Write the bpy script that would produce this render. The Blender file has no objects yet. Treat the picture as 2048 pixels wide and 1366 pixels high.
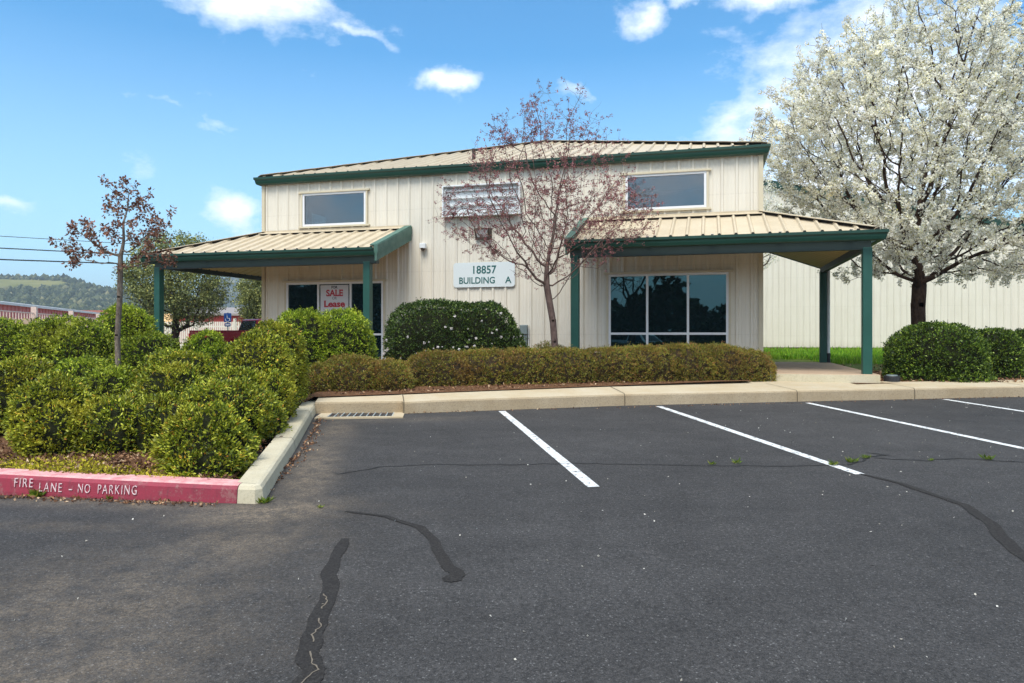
import bpy, math, random
import numpy as np
from mathutils import Vector
R = math.radians
random.seed(7); RNG = np.random.default_rng(7)
S = bpy.context.scene
# ------------------------------------------------------------------ camera
cam = bpy.data.objects.new('camera', bpy.data.cameras.new('camera'))
S.collection.objects.link(cam); S.camera = cam
cam.location = (0, 0, 1.475); cam.rotation_euler = (R(90), 0, 0)
cam.data.sensor_width = 36; cam.data.lens = 1440/2048*36
cam.data.shift_y = -18/2048; cam.data.clip_end = 6000; cam.data.clip_start = .05
# ------------------------------------------------------------------ world
SUN_EL, SUN_AZ = 58, 199        # azimuth clockwise from +Y (the camera looks at +Y)
SKY_STRENGTH, SUN_STRENGTH, SUN_ANGLE, EXPOSURE = .15, 3.15, 28, .34
W = bpy.data.worlds.new('World'); S.world = W; W.use_nodes = True
nt = W.node_tree; N = nt.nodes; L = nt.links
bg = N['Background']; bg.inputs['Strength'].default_value = SKY_STRENGTH
sky = N.new('ShaderNodeTexSky'); sky.sky_type = 'NISHITA'; sky.sun_disc = False
sky.sun_elevation = R(SUN_EL); sky.sun_rotation = R(SUN_AZ); sky.air_density = 1.0; sky.dust_density = .6; sky.ozone_density = 2.2
def wm(op, a, b=None, c=None):
    n = N.new('ShaderNodeMath'); n.operation = op
    for i, v in enumerate((a, b, c)):
        if v is None: continue
        if isinstance(v, (int, float)): n.inputs[i].default_value = v
        else: L.new(v, n.inputs[i])
    return n.outputs[0]
tc = N.new('ShaderNodeTexCoord'); sep = N.new('ShaderNodeSeparateXYZ'); L.new(tc.outputs['Generated'], sep.inputs[0])
dx, dy, dz = sep.outputs
az = wm('ARCTAN2', dx, dy); el = wm('ARCSINE', dz)
wn = N.new('ShaderNodeTexNoise'); wn.inputs['Scale'].default_value = 5.5; wn.inputs['Detail'].default_value = 6; wn.inputs['Roughness'].default_value = .6; L.new(tc.outputs['Generated'], wn.inputs['Vector'])
wsep = N.new('ShaderNodeSeparateColor'); L.new(wn.outputs['Color'], wsep.inputs[0])
el0 = el; az = wm('ADD', az, wm('MULTIPLY', wm('SUBTRACT', wsep.outputs[0], .5), .16)); el = wm('ADD', el, wm('MULTIPLY', wm('SUBTRACT', wsep.outputs[1], .5), .10))
nz = N.new('ShaderNodeTexNoise'); nz.inputs['Scale'].default_value = 10; nz.inputs['Detail'].default_value = 8; nz.inputs['Roughness'].default_value = .62
mp = N.new('ShaderNodeMapping'); mp.inputs['Scale'].default_value = (1, 1, 1.9); L.new(tc.outputs['Generated'], mp.inputs[0]); L.new(mp.outputs[0], nz.inputs['Vector'])
nfac = nz.outputs['Fac']
# clouds: azimuth deg, elevation deg, radii deg, tilt deg, strength
CL = [(-21.3, 24.2, 6.0, 2.9, -16, 1.25), (-5.0, 19.4, 1.9, .75, -4, .95), (-12.3, 22.0, 3.0, .4, -8, .55), (10.4, 23.9, 2.0, 1.3, 25, .95),
      (14.0, 25.2, 2.0, .9, 0, .9), (20, 23.4, 4.0, 1.1, -14, .85), (17.5, 15.2, 10.5, 2.4, 24, .85), (27, 13, 9.0, 9.5, 0, 1.2), (19, 10.5, 10, 3.2, 14, .66),
      (-20.6, 9.0, 2.0, 1.5, 0, 1.25), (4.6, 18.4, 1.6, .8, -20, .55), (-28, 16.3, 9, .4, -13, .36), (-24, 14.6, 7, .4, -10, .34), (-35, 9.0, 2.0, .5, 0, .45),
      (-31, 26, 2, .8, 0, .5), (8.5, 18.0, 1.2, .9, 0, .45)]
tot = None
for a, e, ra, re, t, st in CL:
    ua = wm('SUBTRACT', az, R(a)); ue = wm('SUBTRACT', el, R(e)); ct, sn = math.cos(R(t)), math.sin(R(t))
    p = wm('ADD', wm('MULTIPLY', ua, ct/R(ra)), wm('MULTIPLY', ue, sn/R(ra)))
    q = wm('ADD', wm('MULTIPLY', ua, -sn/R(re)), wm('MULTIPLY', ue, ct/R(re)))
    d = wm('ADD', wm('MULTIPLY', p, p), wm('MULTIPLY', q, q))
    m = wm('MULTIPLY', wm('EXPONENT', wm('MULTIPLY', d, -.85)), st)
    tot = m if tot is None else wm('MAXIMUM', tot, m)
rear = N.new('ShaderNodeMapRange'); rear.inputs['From Min'].default_value = .25; rear.inputs['From Max'].default_value = -.5
rear.inputs['To Max'].default_value = .8; L.new(dy, rear.inputs['Value'])
tot = wm('MAXIMUM', tot, rear.outputs[0])
zen = N.new('ShaderNodeMapRange'); zen.inputs['From Min'].default_value = .55; zen.inputs['From Max'].default_value = .8; zen.inputs['To Max'].default_value = .8; L.new(dz, zen.inputs['Value'])  # unseen overhead cloud cover, added to whiten and brighten the ambient light
tot = wm('MAXIMUM', tot, zen.outputs[0])
dens = wm('MULTIPLY', wm('SUBTRACT', wm('ADD', wm('MULTIPLY', tot, 1.0), wm('MULTIPLY', nfac, 2.1)), 1.36), 1.25)
cr = N.new('ShaderNodeClamp'); L.new(dens, cr.inputs[0])
hz = N.new('ShaderNodeMapRange'); hz.inputs['From Min'].default_value = R(21); hz.inputs['From Max'].default_value = R(-1)
hz.inputs['To Max'].default_value = .62; L.new(el0, hz.inputs['Value'])
hsv = N.new('ShaderNodeHueSaturation'); hsv.inputs['Saturation'].default_value = 1.12; hsv.inputs['Value'].default_value = 1.0; L.new(sky.outputs[0], hsv.inputs['Color'])
mx0 = N.new('ShaderNodeMix'); mx0.data_type = 'RGBA'; L.new(hz.outputs[0], mx0.inputs[0]); tn = N.new('ShaderNodeMix'); tn.data_type = 'RGBA'; tn.blend_type = 'MULTIPLY'; tn.inputs[0].default_value = 1; L.new(hsv.outputs[0], tn.inputs[6]); tn.inputs[7].default_value = (.55, 1.12, 1.24, 1); L.new(tn.outputs[2], mx0.inputs[6]); mx0.inputs[7].default_value = (4.9, 6.3, 7.6, 1)
mx = N.new('ShaderNodeMix'); mx.data_type = 'RGBA'; L.new(wm('MULTIPLY', cr.outputs[0], .93), mx.inputs[0]); L.new(mx0.outputs[2], mx.inputs[6]); mx.inputs[7].default_value = (8.0, 8.3, 8.8, 1)
L.new(mx.outputs[2], bg.inputs['Color'])
sun = bpy.data.objects.new('sun', bpy.data.lights.new('sun', 'SUN')); S.collection.objects.link(sun)
sun.data.energy = SUN_STRENGTH; sun.data.angle = R(SUN_ANGLE); sun.data.color = (1, .955, .89)
sd = Vector((math.sin(R(SUN_AZ))*math.cos(R(SUN_EL)), math.cos(R(SUN_AZ))*math.cos(R(SUN_EL)), math.sin(R(SUN_EL))))
sun.rotation_euler = sd.to_track_quat('Z', 'Y').to_euler(); sun.location = (0, -5, 30)
S.view_settings.view_transform = 'Standard'; S.view_settings.look = 'None'; S.view_settings.exposure = EXPOSURE; S.view_settings.gamma = 1
S.render.engine = 'CYCLES'
S.cycles.max_bounces = 6; S.cycles.diffuse_bounces = 3; S.cycles.glossy_bounces = 3; S.cycles.transmission_bounces = 3; S.cycles.transparent_max_bounces = 4
S.cycles.use_denoising = True; S.cycles.volume_bounces = 0
# ------------------------------------------------------------------ materials
def srgb(r, g, b):
    return tuple(((v/255)/12.92 if v/255 <= .04045 else ((v/255+.055)/1.055)**2.4) for v in (r, g, b))+(1,)
class M:
    """small node-material builder"""
    def __init__(s, name, color=(.5, .5, .5), rough=.6, spec=.5, metal=0):
        s.m = bpy.data.materials.new(name); s.m.use_nodes = True
        s.N = s.m.node_tree.nodes; s.L = s.m.node_tree.links; s.b = s.N['Principled BSDF']
        s.b.inputs['Base Color'].default_value = tuple(color[:3])+(1,); s.b.inputs['Roughness'].default_value = rough
        s.b.inputs['Specular IOR Level'].default_value = spec; s.b.inputs['Metallic'].default_value = metal
        s.tc = s.N.new('ShaderNodeTexCoord'); s.cur = None
    def noise(s, scale, detail=4, rough=.6, vec=(1, 1, 1), kind='noise'):
        mp = s.N.new('ShaderNodeMapping'); mp.inputs['Scale'].default_value = vec; s.L.new(s.tc.outputs['Object'], mp.inputs[0])
        if kind == 'noise':
            n = s.N.new('ShaderNodeTexNoise'); n.inputs['Detail'].default_value = detail; n.inputs['Roughness'].default_value = rough; o = n.outputs['Fac']
        else:
            n = s.N.new('ShaderNodeTexVoronoi'); o = n.outputs['Distance'] if kind == 'dist' else n.outputs['Color']
        n.inputs['Scale'].default_value = scale; s.L.new(mp.outputs[0], n.inputs['Vector']); return o
    def ramp(s, fac, stops):
        r = s.N.new('ShaderNodeValToRGB'); s.L.new(fac, r.inputs[0]); e = r.color_ramp.elements
        while len(e) < len(stops): e.new(.5)
        for i, (p, c) in enumerate(stops):
            e[i].position = p; e[i].color = (c, c, c, 1) if isinstance(c, (int, float)) else tuple(c[:3])+(1,)
        return r.outputs[0]
    def mix(s, fac, a, b, mode='MIX'):
        n = s.N.new('ShaderNodeMix'); n.data_type = 'RGBA'; n.blend_type = mode
        for i, v in ((0, fac), (6, a), (7, b)):
            if isinstance(v, (int, float)): n.inputs[i].default_value = v
            elif isinstance(v, tuple): n.inputs[i].default_value = tuple(v[:3])+(1,)
            else: s.L.new(v, n.inputs[i])
        return n.outputs[2]
    def math(s, op, a, b=0.):
        n = s.N.new('ShaderNodeMath'); n.operation = op
        for i, v in enumerate((a, b)):
            if isinstance(v, (int, float)): n.inputs[i].default_value = v
            else: s.L.new(v, n.inputs[i])
        return n.outputs[0]
    def col(s, o): s.L.new(o, s.b.inputs['Base Color']); return s
    def rgh(s, o): s.L.new(o, s.b.inputs['Roughness']); return s
    def bump(s, o, st=.3, dist=.01):
        n = s.N.new('ShaderNodeBump'); n.inputs['Strength'].default_value = st; n.inputs['Distance'].default_value = dist
        s.L.new(o, n.inputs['Height']); s.L.new(n.outputs[0], s.b.inputs['Normal']); return s
    def island(s):
        g = s.N.new('ShaderNodeNewGeometry'); return g.outputs['Random Per Island']
def leafmat(name, stops, rough=.5, trans=.14, patch=None):
    m = M(name, rough=rough, spec=.35); c = m.ramp(m.island(), stops)
    n = m.ramp(m.noise(2.3, 3), [(.35, .72), (.65, 1.25)])
    c = m.mix(1.0, c, n, 'MULTIPLY')
    if patch: c = m.mix(m.ramp(m.noise(1.7, 3), [(.5, 0.), (.68, .55)]), c, patch)
    m.col(c)
    t = m.N.new('ShaderNodeBsdfTranslucent'); m.L.new(c, t.inputs[0]); x = m.N.new('ShaderNodeMixShader'); x.inputs[0].default_value = trans
    m.L.new(m.b.outputs[0], x.inputs[1]); m.L.new(t.outputs[0], x.inputs[2]); m.L.new(x.outputs[0], m.N['Material Output'].inputs[0]); return m.m
def paint(name, c, rough=.45, dirt=.12, bumpst=.0, dirtcol=None, scale=1.6):
    m = M(name, c, rough); d = m.ramp(m.noise(scale, 6, .65), [(.38, 0.), (.75, 1.)])
    k = dirtcol or tuple(v*.6 for v in c[:3])
    m.col(m.mix(m.math('MULTIPLY', d, dirt), c, k)); return m
CREAM = srgb(222, 214, 197)
m = M('cream_metal_siding', CREAM, .42, .4)
streak = m.ramp(m.noise(1.0, 5, .7, (9, 9, .35)), [(.45, 0.), (.8, 1.)]); spot = m.ramp(m.noise(1.1, 5, .6), [(.4, 0.), (.8, 1.)])
c = m.mix(m.math('MULTIPLY', streak, .2), m.mix(m.math('MULTIPLY', spot, .18), CREAM, srgb(192, 180, 156)), srgb(150, 138, 112))
dsp_ = m.math('MULTIPLY', m.ramp(m.noise(28, 3, .6, (1, 1, .5)), [(.66, 0.), (.72, 1.)]), .22); c = m.mix(dsp_, c, srgb(128, 110, 84))
sz = m.N.new('ShaderNodeSeparateXYZ'); m.L.new(m.tc.outputs['Object'], sz.inputs[0]); lap = m.ramp(m.math('PINGPONG', m.math('SUBTRACT', sz.outputs[2], .72), .76), [(0., .14), (.018, 0.)])
scr = m.math('MULTIPLY', lap, m.ramp(m.math('PINGPONG', sz.outputs[0], .0762), [(.0, 1.), (.12, 0.)])); c = m.mix(scr, c, srgb(120, 110, 92))
c = m.mix(m.math('MULTIPLY', m.math('MULTIPLY', m.ramp(m.noise(3, 6, .75, (2, 2, .4)), [(.35, .2), (.7, 1.)]), m.ramp(sz.outputs[2], [(0., 1.), (.5, 0.)])), .4), c, srgb(140, 118, 88))
m.col(c); SIDING = m.m
m = M('cream_metal_roof', srgb(196, 180, 150), .5, .4)
streak = m.ramp(m.noise(1.2, 5, .7, (2, 2, 2)), [(.35, 0.), (.75, 1.)]); sp = m.ramp(m.noise(26, 4, .6), [(.45, 0.), (.8, 1.)])
m.col(m.mix(m.math('MULTIPLY', sp, .3), m.mix(m.math('MULTIPLY', streak, .55), srgb(205, 190, 163), srgb(176, 156, 122)), srgb(150, 132, 100))); ROOF = m.m
LINER = paint('cream_soffit', srgb(186, 168, 112), .6, .3).m
TRIMC = paint('cream_trim', srgb(205, 193, 165), .45, .25, scale=4).m
GREEN = paint('dark_green_trim', srgb(14, 58, 44), .42, .2, scale=3, dirtcol=srgb(34, 84, 68)).m
TEAL = paint('teal_green_post', srgb(22, 74, 62), .5, .3, scale=3, dirtcol=srgb(44, 98, 86)).m
FADED = paint('faded_green_fascia', srgb(62, 100, 86), .6, .7, scale=5, dirtcol=srgb(104, 132, 118)).m
BEAM = paint('shadow_green_beam_paint', srgb(22, 42, 38), .55, .2, scale=3).m  # trim green darkened in the colour to hold the shade under the gutter
ALU = M('window_aluminium', srgb(226, 226, 226), .35, .5).m
WHITEP = paint('white_enamel', srgb(228, 230, 228), .4, .25, scale=6).m
GREYP = paint('grey_enamel', srgb(118, 130, 128), .5, .3, scale=9).m
BLACKP = M('black_plastic', (.018, .019, .022), .55).m
BRONZE = M('dark_bronze_metal', srgb(66, 54, 44), .5).m
LENS = M('frosted_lens', srgb(190, 190, 186), .25).m
def glassmat(name, base, ior, rough=.015, wav=.0, tint=(1, 1, 1, 1)):
    m = M(name, base, rough, .5); m.b.inputs['IOR'].default_value = ior; m.b.inputs['Specular Tint'].default_value = tint
    if wav: m.bump(m.noise(1.3, 2), wav, .02)
    return m.m
GLASS = glassmat('tinted_window_glass', (.004, .011, .012), 1.95, .012, .05, (.42, .82, .88, 1))
gm = M('upper_window_glass', (.5, .5, .5)); tr_ = gm.N.new('ShaderNodeBsdfTransparent'); tr_.inputs[0].default_value = (.50, .60, .64, 1); gl_ = gm.N.new('ShaderNodeBsdfGlossy'); gl_.inputs['Roughness'].default_value = .02
xs_ = gm.N.new('ShaderNodeMixShader'); xs_.inputs[0].default_value = .17; gm.L.new(tr_.outputs[0], xs_.inputs[1]); gm.L.new(gl_.outputs[0], xs_.inputs[2]); gm.L.new(xs_.outputs[0], gm.N['Material Output'].inputs[0]); GLASSU = gm.m
BLIND = M('window_blind_cloth', srgb(168, 178, 182), .7).m; ROOM = M('room_wall_grey', srgb(92, 98, 98), .9).m
CARGLASS = glassmat('car_glass', (.006, .008, .01), 1.6)
# asphalt
m = M('asphalt', rough=.85, spec=.3)
fine = m.noise(170, 3, .7); agg = m.noise(150, 2, .5, kind='color'); big = m.noise(.35, 5, .6); med = m.noise(3.2, 5, .7)
sepc = m.N.new('ShaderNodeSeparateColor'); m.L.new(agg, sepc.inputs[0])
c = m.ramp(fine, [(.28, (.0175, .0162, .0153)), (.55, (.0475, .0447, .0424)), (.8, (.114, .108, .101))])
c = m.mix(m.ramp(sepc.outputs[0], [(.965, 0.), (.985, .5)]), c, (.20, .195, .185))
c = m.mix(1.0, c, m.ramp(big, [(.3, .86), (.7, 1.26)]), 'MULTIPLY'); c = m.mix(1.0, c, m.ramp(med, [(.3, .84), (.7, 1.16)]), 'MULTIPLY')
c = m.mix(1.0, c, m.ramp(m.noise(48, 3, .8), [(.36, .62), (.64, 1.42)]), 'MULTIPLY')
c = m.mix(1.0, c, m.ramp(m.noise(1.0, 5, .75, (.35, 1.6, 1)), [(.35, .9), (.65, 1.14)]), 'MULTIPLY')
c = m.mix(m.ramp(m.noise(.9, 4, .6), [(.66, 0.), (.75, .45)]), c, (.022, .021, .02))
# sandy silt that washed against the kerb corner and left foreground
sx = m.N.new('ShaderNodeSeparateXYZ'); m.L.new(m.tc.outputs['Object'], sx.inputs[0])
def blob(cx, cy, rx, ry, tilt=0.):
    ct, sn = math.cos(tilt), math.sin(tilt)
    a = m.math('SUBTRACT', sx.outputs[0], cx); b = m.math('SUBTRACT', sx.outputs[1], cy)
    p = m.math('ADD', m.math('MULTIPLY', a, ct/rx), m.math('MULTIPLY', b, sn/rx)); q = m.math('ADD', m.math('MULTIPLY', a, -sn/ry), m.math('MULTIPLY', b, ct/ry))
    return m.math('EXPONENT', m.math('MULTIPLY', m.math('ADD', m.math('MULTIPLY', p, p), m.math('MULTIPLY', q, q)), -1.))
silt = None
for a in [(-1.85, 5.35, .55, .35, .3, 1.0), (-2.9, 5.55, 1.5, .16, -.12, .55), (-1.9, 6.9, .22, 1.6, .18, .75), (-2.2, 9.0, .22, 1.2, .18, .5), (-1.75, 4.6, .6, .5, .9, .5), (-2.2, 3.6, .9, .9, .9, .5), (-3.2, 5.0, .9, .12, -.1, .3), (-1.5, 10.0, 1.3, .25, .2, .3), (-1.9, 3.0, .8, .5, .5, .5)]:
    b = m.math('MULTIPLY', blob(*a[:5]), a[5]); silt = b if silt is None else m.math('MAXIMUM', silt, b)
g = m.math('MULTIPLY', silt, m.ramp(m.noise(45, 5, .8), [(.3, .15), (.62, 1.)])); g = m.math('MULTIPLY', g, m.ramp(m.noise(5, 8, .8), [(.36, .1), (.6, 1.15)])); g = m.math('MULTIPLY', g, m.ramp(m.noise(110, 3, .8), [(.38, .25), (.58, 1.25)]))
c = m.mix(m.math('MULTIPLY', g, .72), c, srgb(168, 148, 122)); m.col(c)
m.bump(fine, .5, .012); ASPHALT = m.m
m = M('crack_sealant', rough=.8, spec=.15); m.col(m.ramp(m.noise(70, 5, .8), [(.32, (.014, .0125, .0115)), (.5, (.030, .027, .0245)), (.72, (.062, .057, .052))])); SEAL = m.m
m = M('bare_crack', (.012, .011, .01), .9); CRACK = m.m
m = M('worn_road_paint', rough=.7)
w = m.ramp(m.noise(16, 8, .85), [(.53, 0.), (.58, 1.)])
w = m.math('MAXIMUM', w, m.ramp(m.noise(4, 6, .8), [(.60, 0.), (.66, .8)]))
m.col(m.mix(w, m.mix(m.ramp(m.noise(60, 3), [(.35, 0.), (.7, .35)]), srgb(226, 226, 222), srgb(180, 180, 176)), (.06, .06, .062))); ROADPAINT = m.m
def concrete(name, c1, c2, dark=.35, speck=.5):
    m = M(name, rough=.85, spec=.2); a = m.mix(m.ramp(m.noise(1.4, 6, .7), [(.3, 0.), (.7, 1.)]), c1, c2)
    a = m.mix(m.math('MULTIPLY', m.ramp(m.noise(60, 4, .7), [(.5, 0.), (.68, 1.)]), speck), a, tuple(v*.35 for v in c1[:3]))
    a = m.mix(m.math('MULTIPLY', m.ramp(m.noise(5, 6, .8), [(.55, 0.), (.75, 1.)]), dark), a, tuple(v*.4 for v in c1[:3]))
    m.col(a); m.bump(m.noise(60, 5, .7), .35, .008); return m.m
WALK = concrete('sidewalk_concrete', srgb(197, 184, 158), srgb(186, 166, 132), .1, .12)
KERBFACE = concrete('kerb_face_concrete', srgb(182, 165, 138), srgb(160, 140, 110), .3, .65)
KERB = concrete('kerb_concrete', srgb(204, 195, 170), srgb(184, 172, 142), .35, .35)
SLAB = concrete('porch_slab_concrete', srgb(184, 160, 134), srgb(166, 142, 118), .12, .1)
m = M('red_kerb_paint', rough=.7); a = m.mix(m.ramp(m.noise(3, 6, .7), [(.3, 0.), (.7, 1.)]), srgb(158, 50, 68), srgb(130, 44, 60))
a = m.mix(m.math('MULTIPLY', m.ramp(m.noise(22, 6, .8, (1, 1, .25)), [(.5, 0.), (.68, 1.)]), .5), a, srgb(86, 52, 56)); a = m.mix(m.ramp(m.noise(6, 8, .85), [(.53, 0.), (.6, .7)]), a, srgb(150, 104, 100)); m.col(a); m.bump(m.noise(50, 5), .3, .006); REDK = m.m
m = M('faded_red_kerb_top', rough=.75); a = m.mix(m.ramp(m.noise(7, 7, .8), [(.35, 0.), (.62, 1.)]), srgb(222, 180, 172), srgb(196, 122, 124)); m.col(a); REDTOP = m.m
m = M('bark_mulch', rough=.95, spec=.1)
a = m.ramp(m.noise(38, 6, .8), [(.28, srgb(48, 34, 24)), (.48, srgb(106, 76, 54)), (.62, srgb(150, 112, 82)), (.8, srgb(196, 168, 132))]); m.col(a); m.bump(m.noise(38, 6, .8), .9, .03); MULCH = m.m
m = M('grass_soil', rough=.95, spec=.1); m.col(m.ramp(m.noise(3, 6, .7), [(.3, srgb(66, 86, 30)), (.7, srgb(104, 112, 52))])); LAWN = m.m
m = M('dry_ground', rough=.95, spec=.1); m.col(m.ramp(m.noise(.2, 6, .7), [(.3, srgb(96, 92, 70)), (.7, srgb(140, 130, 100))])); GROUNDM = m.m
def bark(name, c1, c2, sc=18):
    m = M(name, rough=.9, spec=.15); n = m.noise(sc, 6, .75, (1, 1, .35)); m.col(m.ramp(n, [(.3, c1), (.68, c2)])); m.bump(n, .8, .02); return m.m
BARKG = bark('grey_bark', srgb(74, 62, 54), srgb(150, 136, 122), 22)
BARKD = bark('dark_bark', srgb(36, 27, 22), srgb(84, 66, 54))
TWIG = bark('red_twig_bark', srgb(66, 50, 46), srgb(130, 108, 98))
# leaf materials
LEAF_Y = leafmat('yellow_green_leaves', [(0, srgb(46, 61, 17)), (0.3, srgb(97, 113, 26)), (0.65, srgb(158, 167, 45)), (0.95, srgb(206, 205, 73)), (0.985, srgb(216, 166, 56)), (1, srgb(195, 130, 56))], patch=srgb(192, 179, 54))
LEAF_G = leafmat('mid_green_leaves', [(0, srgb(46, 64, 18)), (0.35, srgb(98, 120, 30)), (0.75, srgb(160, 178, 48)), (1, srgb(220, 222, 80))], patch=srgb(176, 176, 54))
LEAF_B = leafmat('bright_green_leaves', [(0, srgb(48, 72, 17)), (0.35, srgb(106, 133, 27)), (0.75, srgb(169, 190, 44)), (1, srgb(220, 222, 80))], patch=srgb(180, 186, 53))
LEAF_D = leafmat('dark_green_leaves', [(0, srgb(34, 50, 24)), (.5, srgb(62, 84, 36)), (.85, srgb(98, 120, 52)), (1, srgb(146, 162, 78))], .4)
LEAF_R = leafmat('round_bush_leaves', [(0, srgb(34, 52, 16)), (0.5, srgb(70, 96, 28)), (0.85, srgb(112, 136, 42)), (1, srgb(168, 186, 74))])
LEAF_H = leafmat('rusty_hedge_leaves', [(0, srgb(70, 72, 30)), (0.35, srgb(124, 126, 48)), (0.7, srgb(158, 154, 60)), (0.88, srgb(166, 126, 66)), (1, srgb(176, 112, 72))], patch=srgb(146, 104, 60))
LEAF_O = leafmat('olive_leaves', [(0, srgb(75, 85, 45)), (.5, srgb(122, 130, 72)), (.9, srgb(170, 172, 100)), (1, srgb(220, 210, 112))], .6)
LEAF_P = leafmat('plum_buds', [(0, srgb(98, 54, 58)), (.5, srgb(152, 90, 92)), (.85, srgb(182, 122, 120)), (1, srgb(160, 140, 92))], .6)
LEAF_C = leafmat('copper_leaves', [(0, srgb(84, 52, 42)), (.5, srgb(136, 90, 72)), (.85, srgb(168, 122, 98)), (1, srgb(132, 118, 76))], .6)
PETAL = leafmat('white_blossom', [(0, srgb(176, 172, 104)), (.08, srgb(226, 220, 176)), (.3, srgb(252, 247, 228)), (1, srgb(255, 253, 243))], .7, .42)
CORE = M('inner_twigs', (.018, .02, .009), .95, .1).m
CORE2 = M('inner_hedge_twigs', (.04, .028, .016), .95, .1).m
LITTER = leafmat('fallen_leaves', [(0, srgb(70, 46, 34)), (.5, srgb(118, 82, 58)), (.85, srgb(168, 128, 92)), (1, srgb(206, 180, 146))], .8, .1)
MOSS = leafmat('yellow_moss', [(0, srgb(104, 104, 24)), (.6, srgb(172, 160, 40)), (1, srgb(206, 190, 60))], .9, .1)
CHIP = leafmat('pale_specks', [(0, srgb(120, 112, 98)), (.5, srgb(190, 184, 170)), (1, srgb(232, 228, 216))], .8, .05)
GRASS = leafmat('vivid_grass_blades', [(0, srgb(70, 120, 16)), (.5, srgb(112, 164, 30)), (1, srgb(160, 196, 56))], .6, .4, patch=srgb(150, 150, 60))
WEED = leafmat('weed_leaves', [(0, srgb(64, 90, 20)), (.6, srgb(108, 131, 36)), (1, srgb(151, 153, 54))], .6, .3)
FLOWERW = M('camellia_petal', srgb(236, 226, 222), .6).m
HAZEY = None
# ------------------------------------------------------------------ mesh helpers
def arr(name, V, F, mats, parent=None, mi=None, smooth=False):
    """one mesh object from numpy verts and equal-size faces (or list of lists)"""
    me = bpy.data.meshes.new(name); V = np.asarray(V, dtype=np.float32).reshape(-1, 3)
    if isinstance(F, np.ndarray):
        k = F.shape[1]; n = len(F)
        me.vertices.add(len(V)); me.vertices.foreach_set('co', V.ravel()); me.loops.add(n*k); me.loops.foreach_set('vertex_index', F.astype(np.int32).ravel())
        me.polygons.add(n); me.polygons.foreach_set('loop_start', np.arange(n, dtype=np.int32)*k)
        if mi is not None: me.polygons.foreach_set('material_index', np.asarray(mi, dtype=np.int32))
        me.update(calc_edges=True)
    else:
        me.from_pydata([tuple(map(float, v)) for v in V], [], [list(map(int, f)) for f in F])
        if mi is not None: me.polygons.foreach_set('material_index', np.asarray(mi, dtype=np.int32))
        me.update()
    if smooth: me.polygons.foreach_set('use_smooth', np.ones(len(me.polygons), dtype=bool))
    for q in (mats if isinstance(mats, (list, tuple)) else [mats]): me.materials.append(q)
    o = bpy.data.objects.new(name, me); S.collection.objects.link(o)
    if parent: o.parent = parent
    return o
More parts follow.
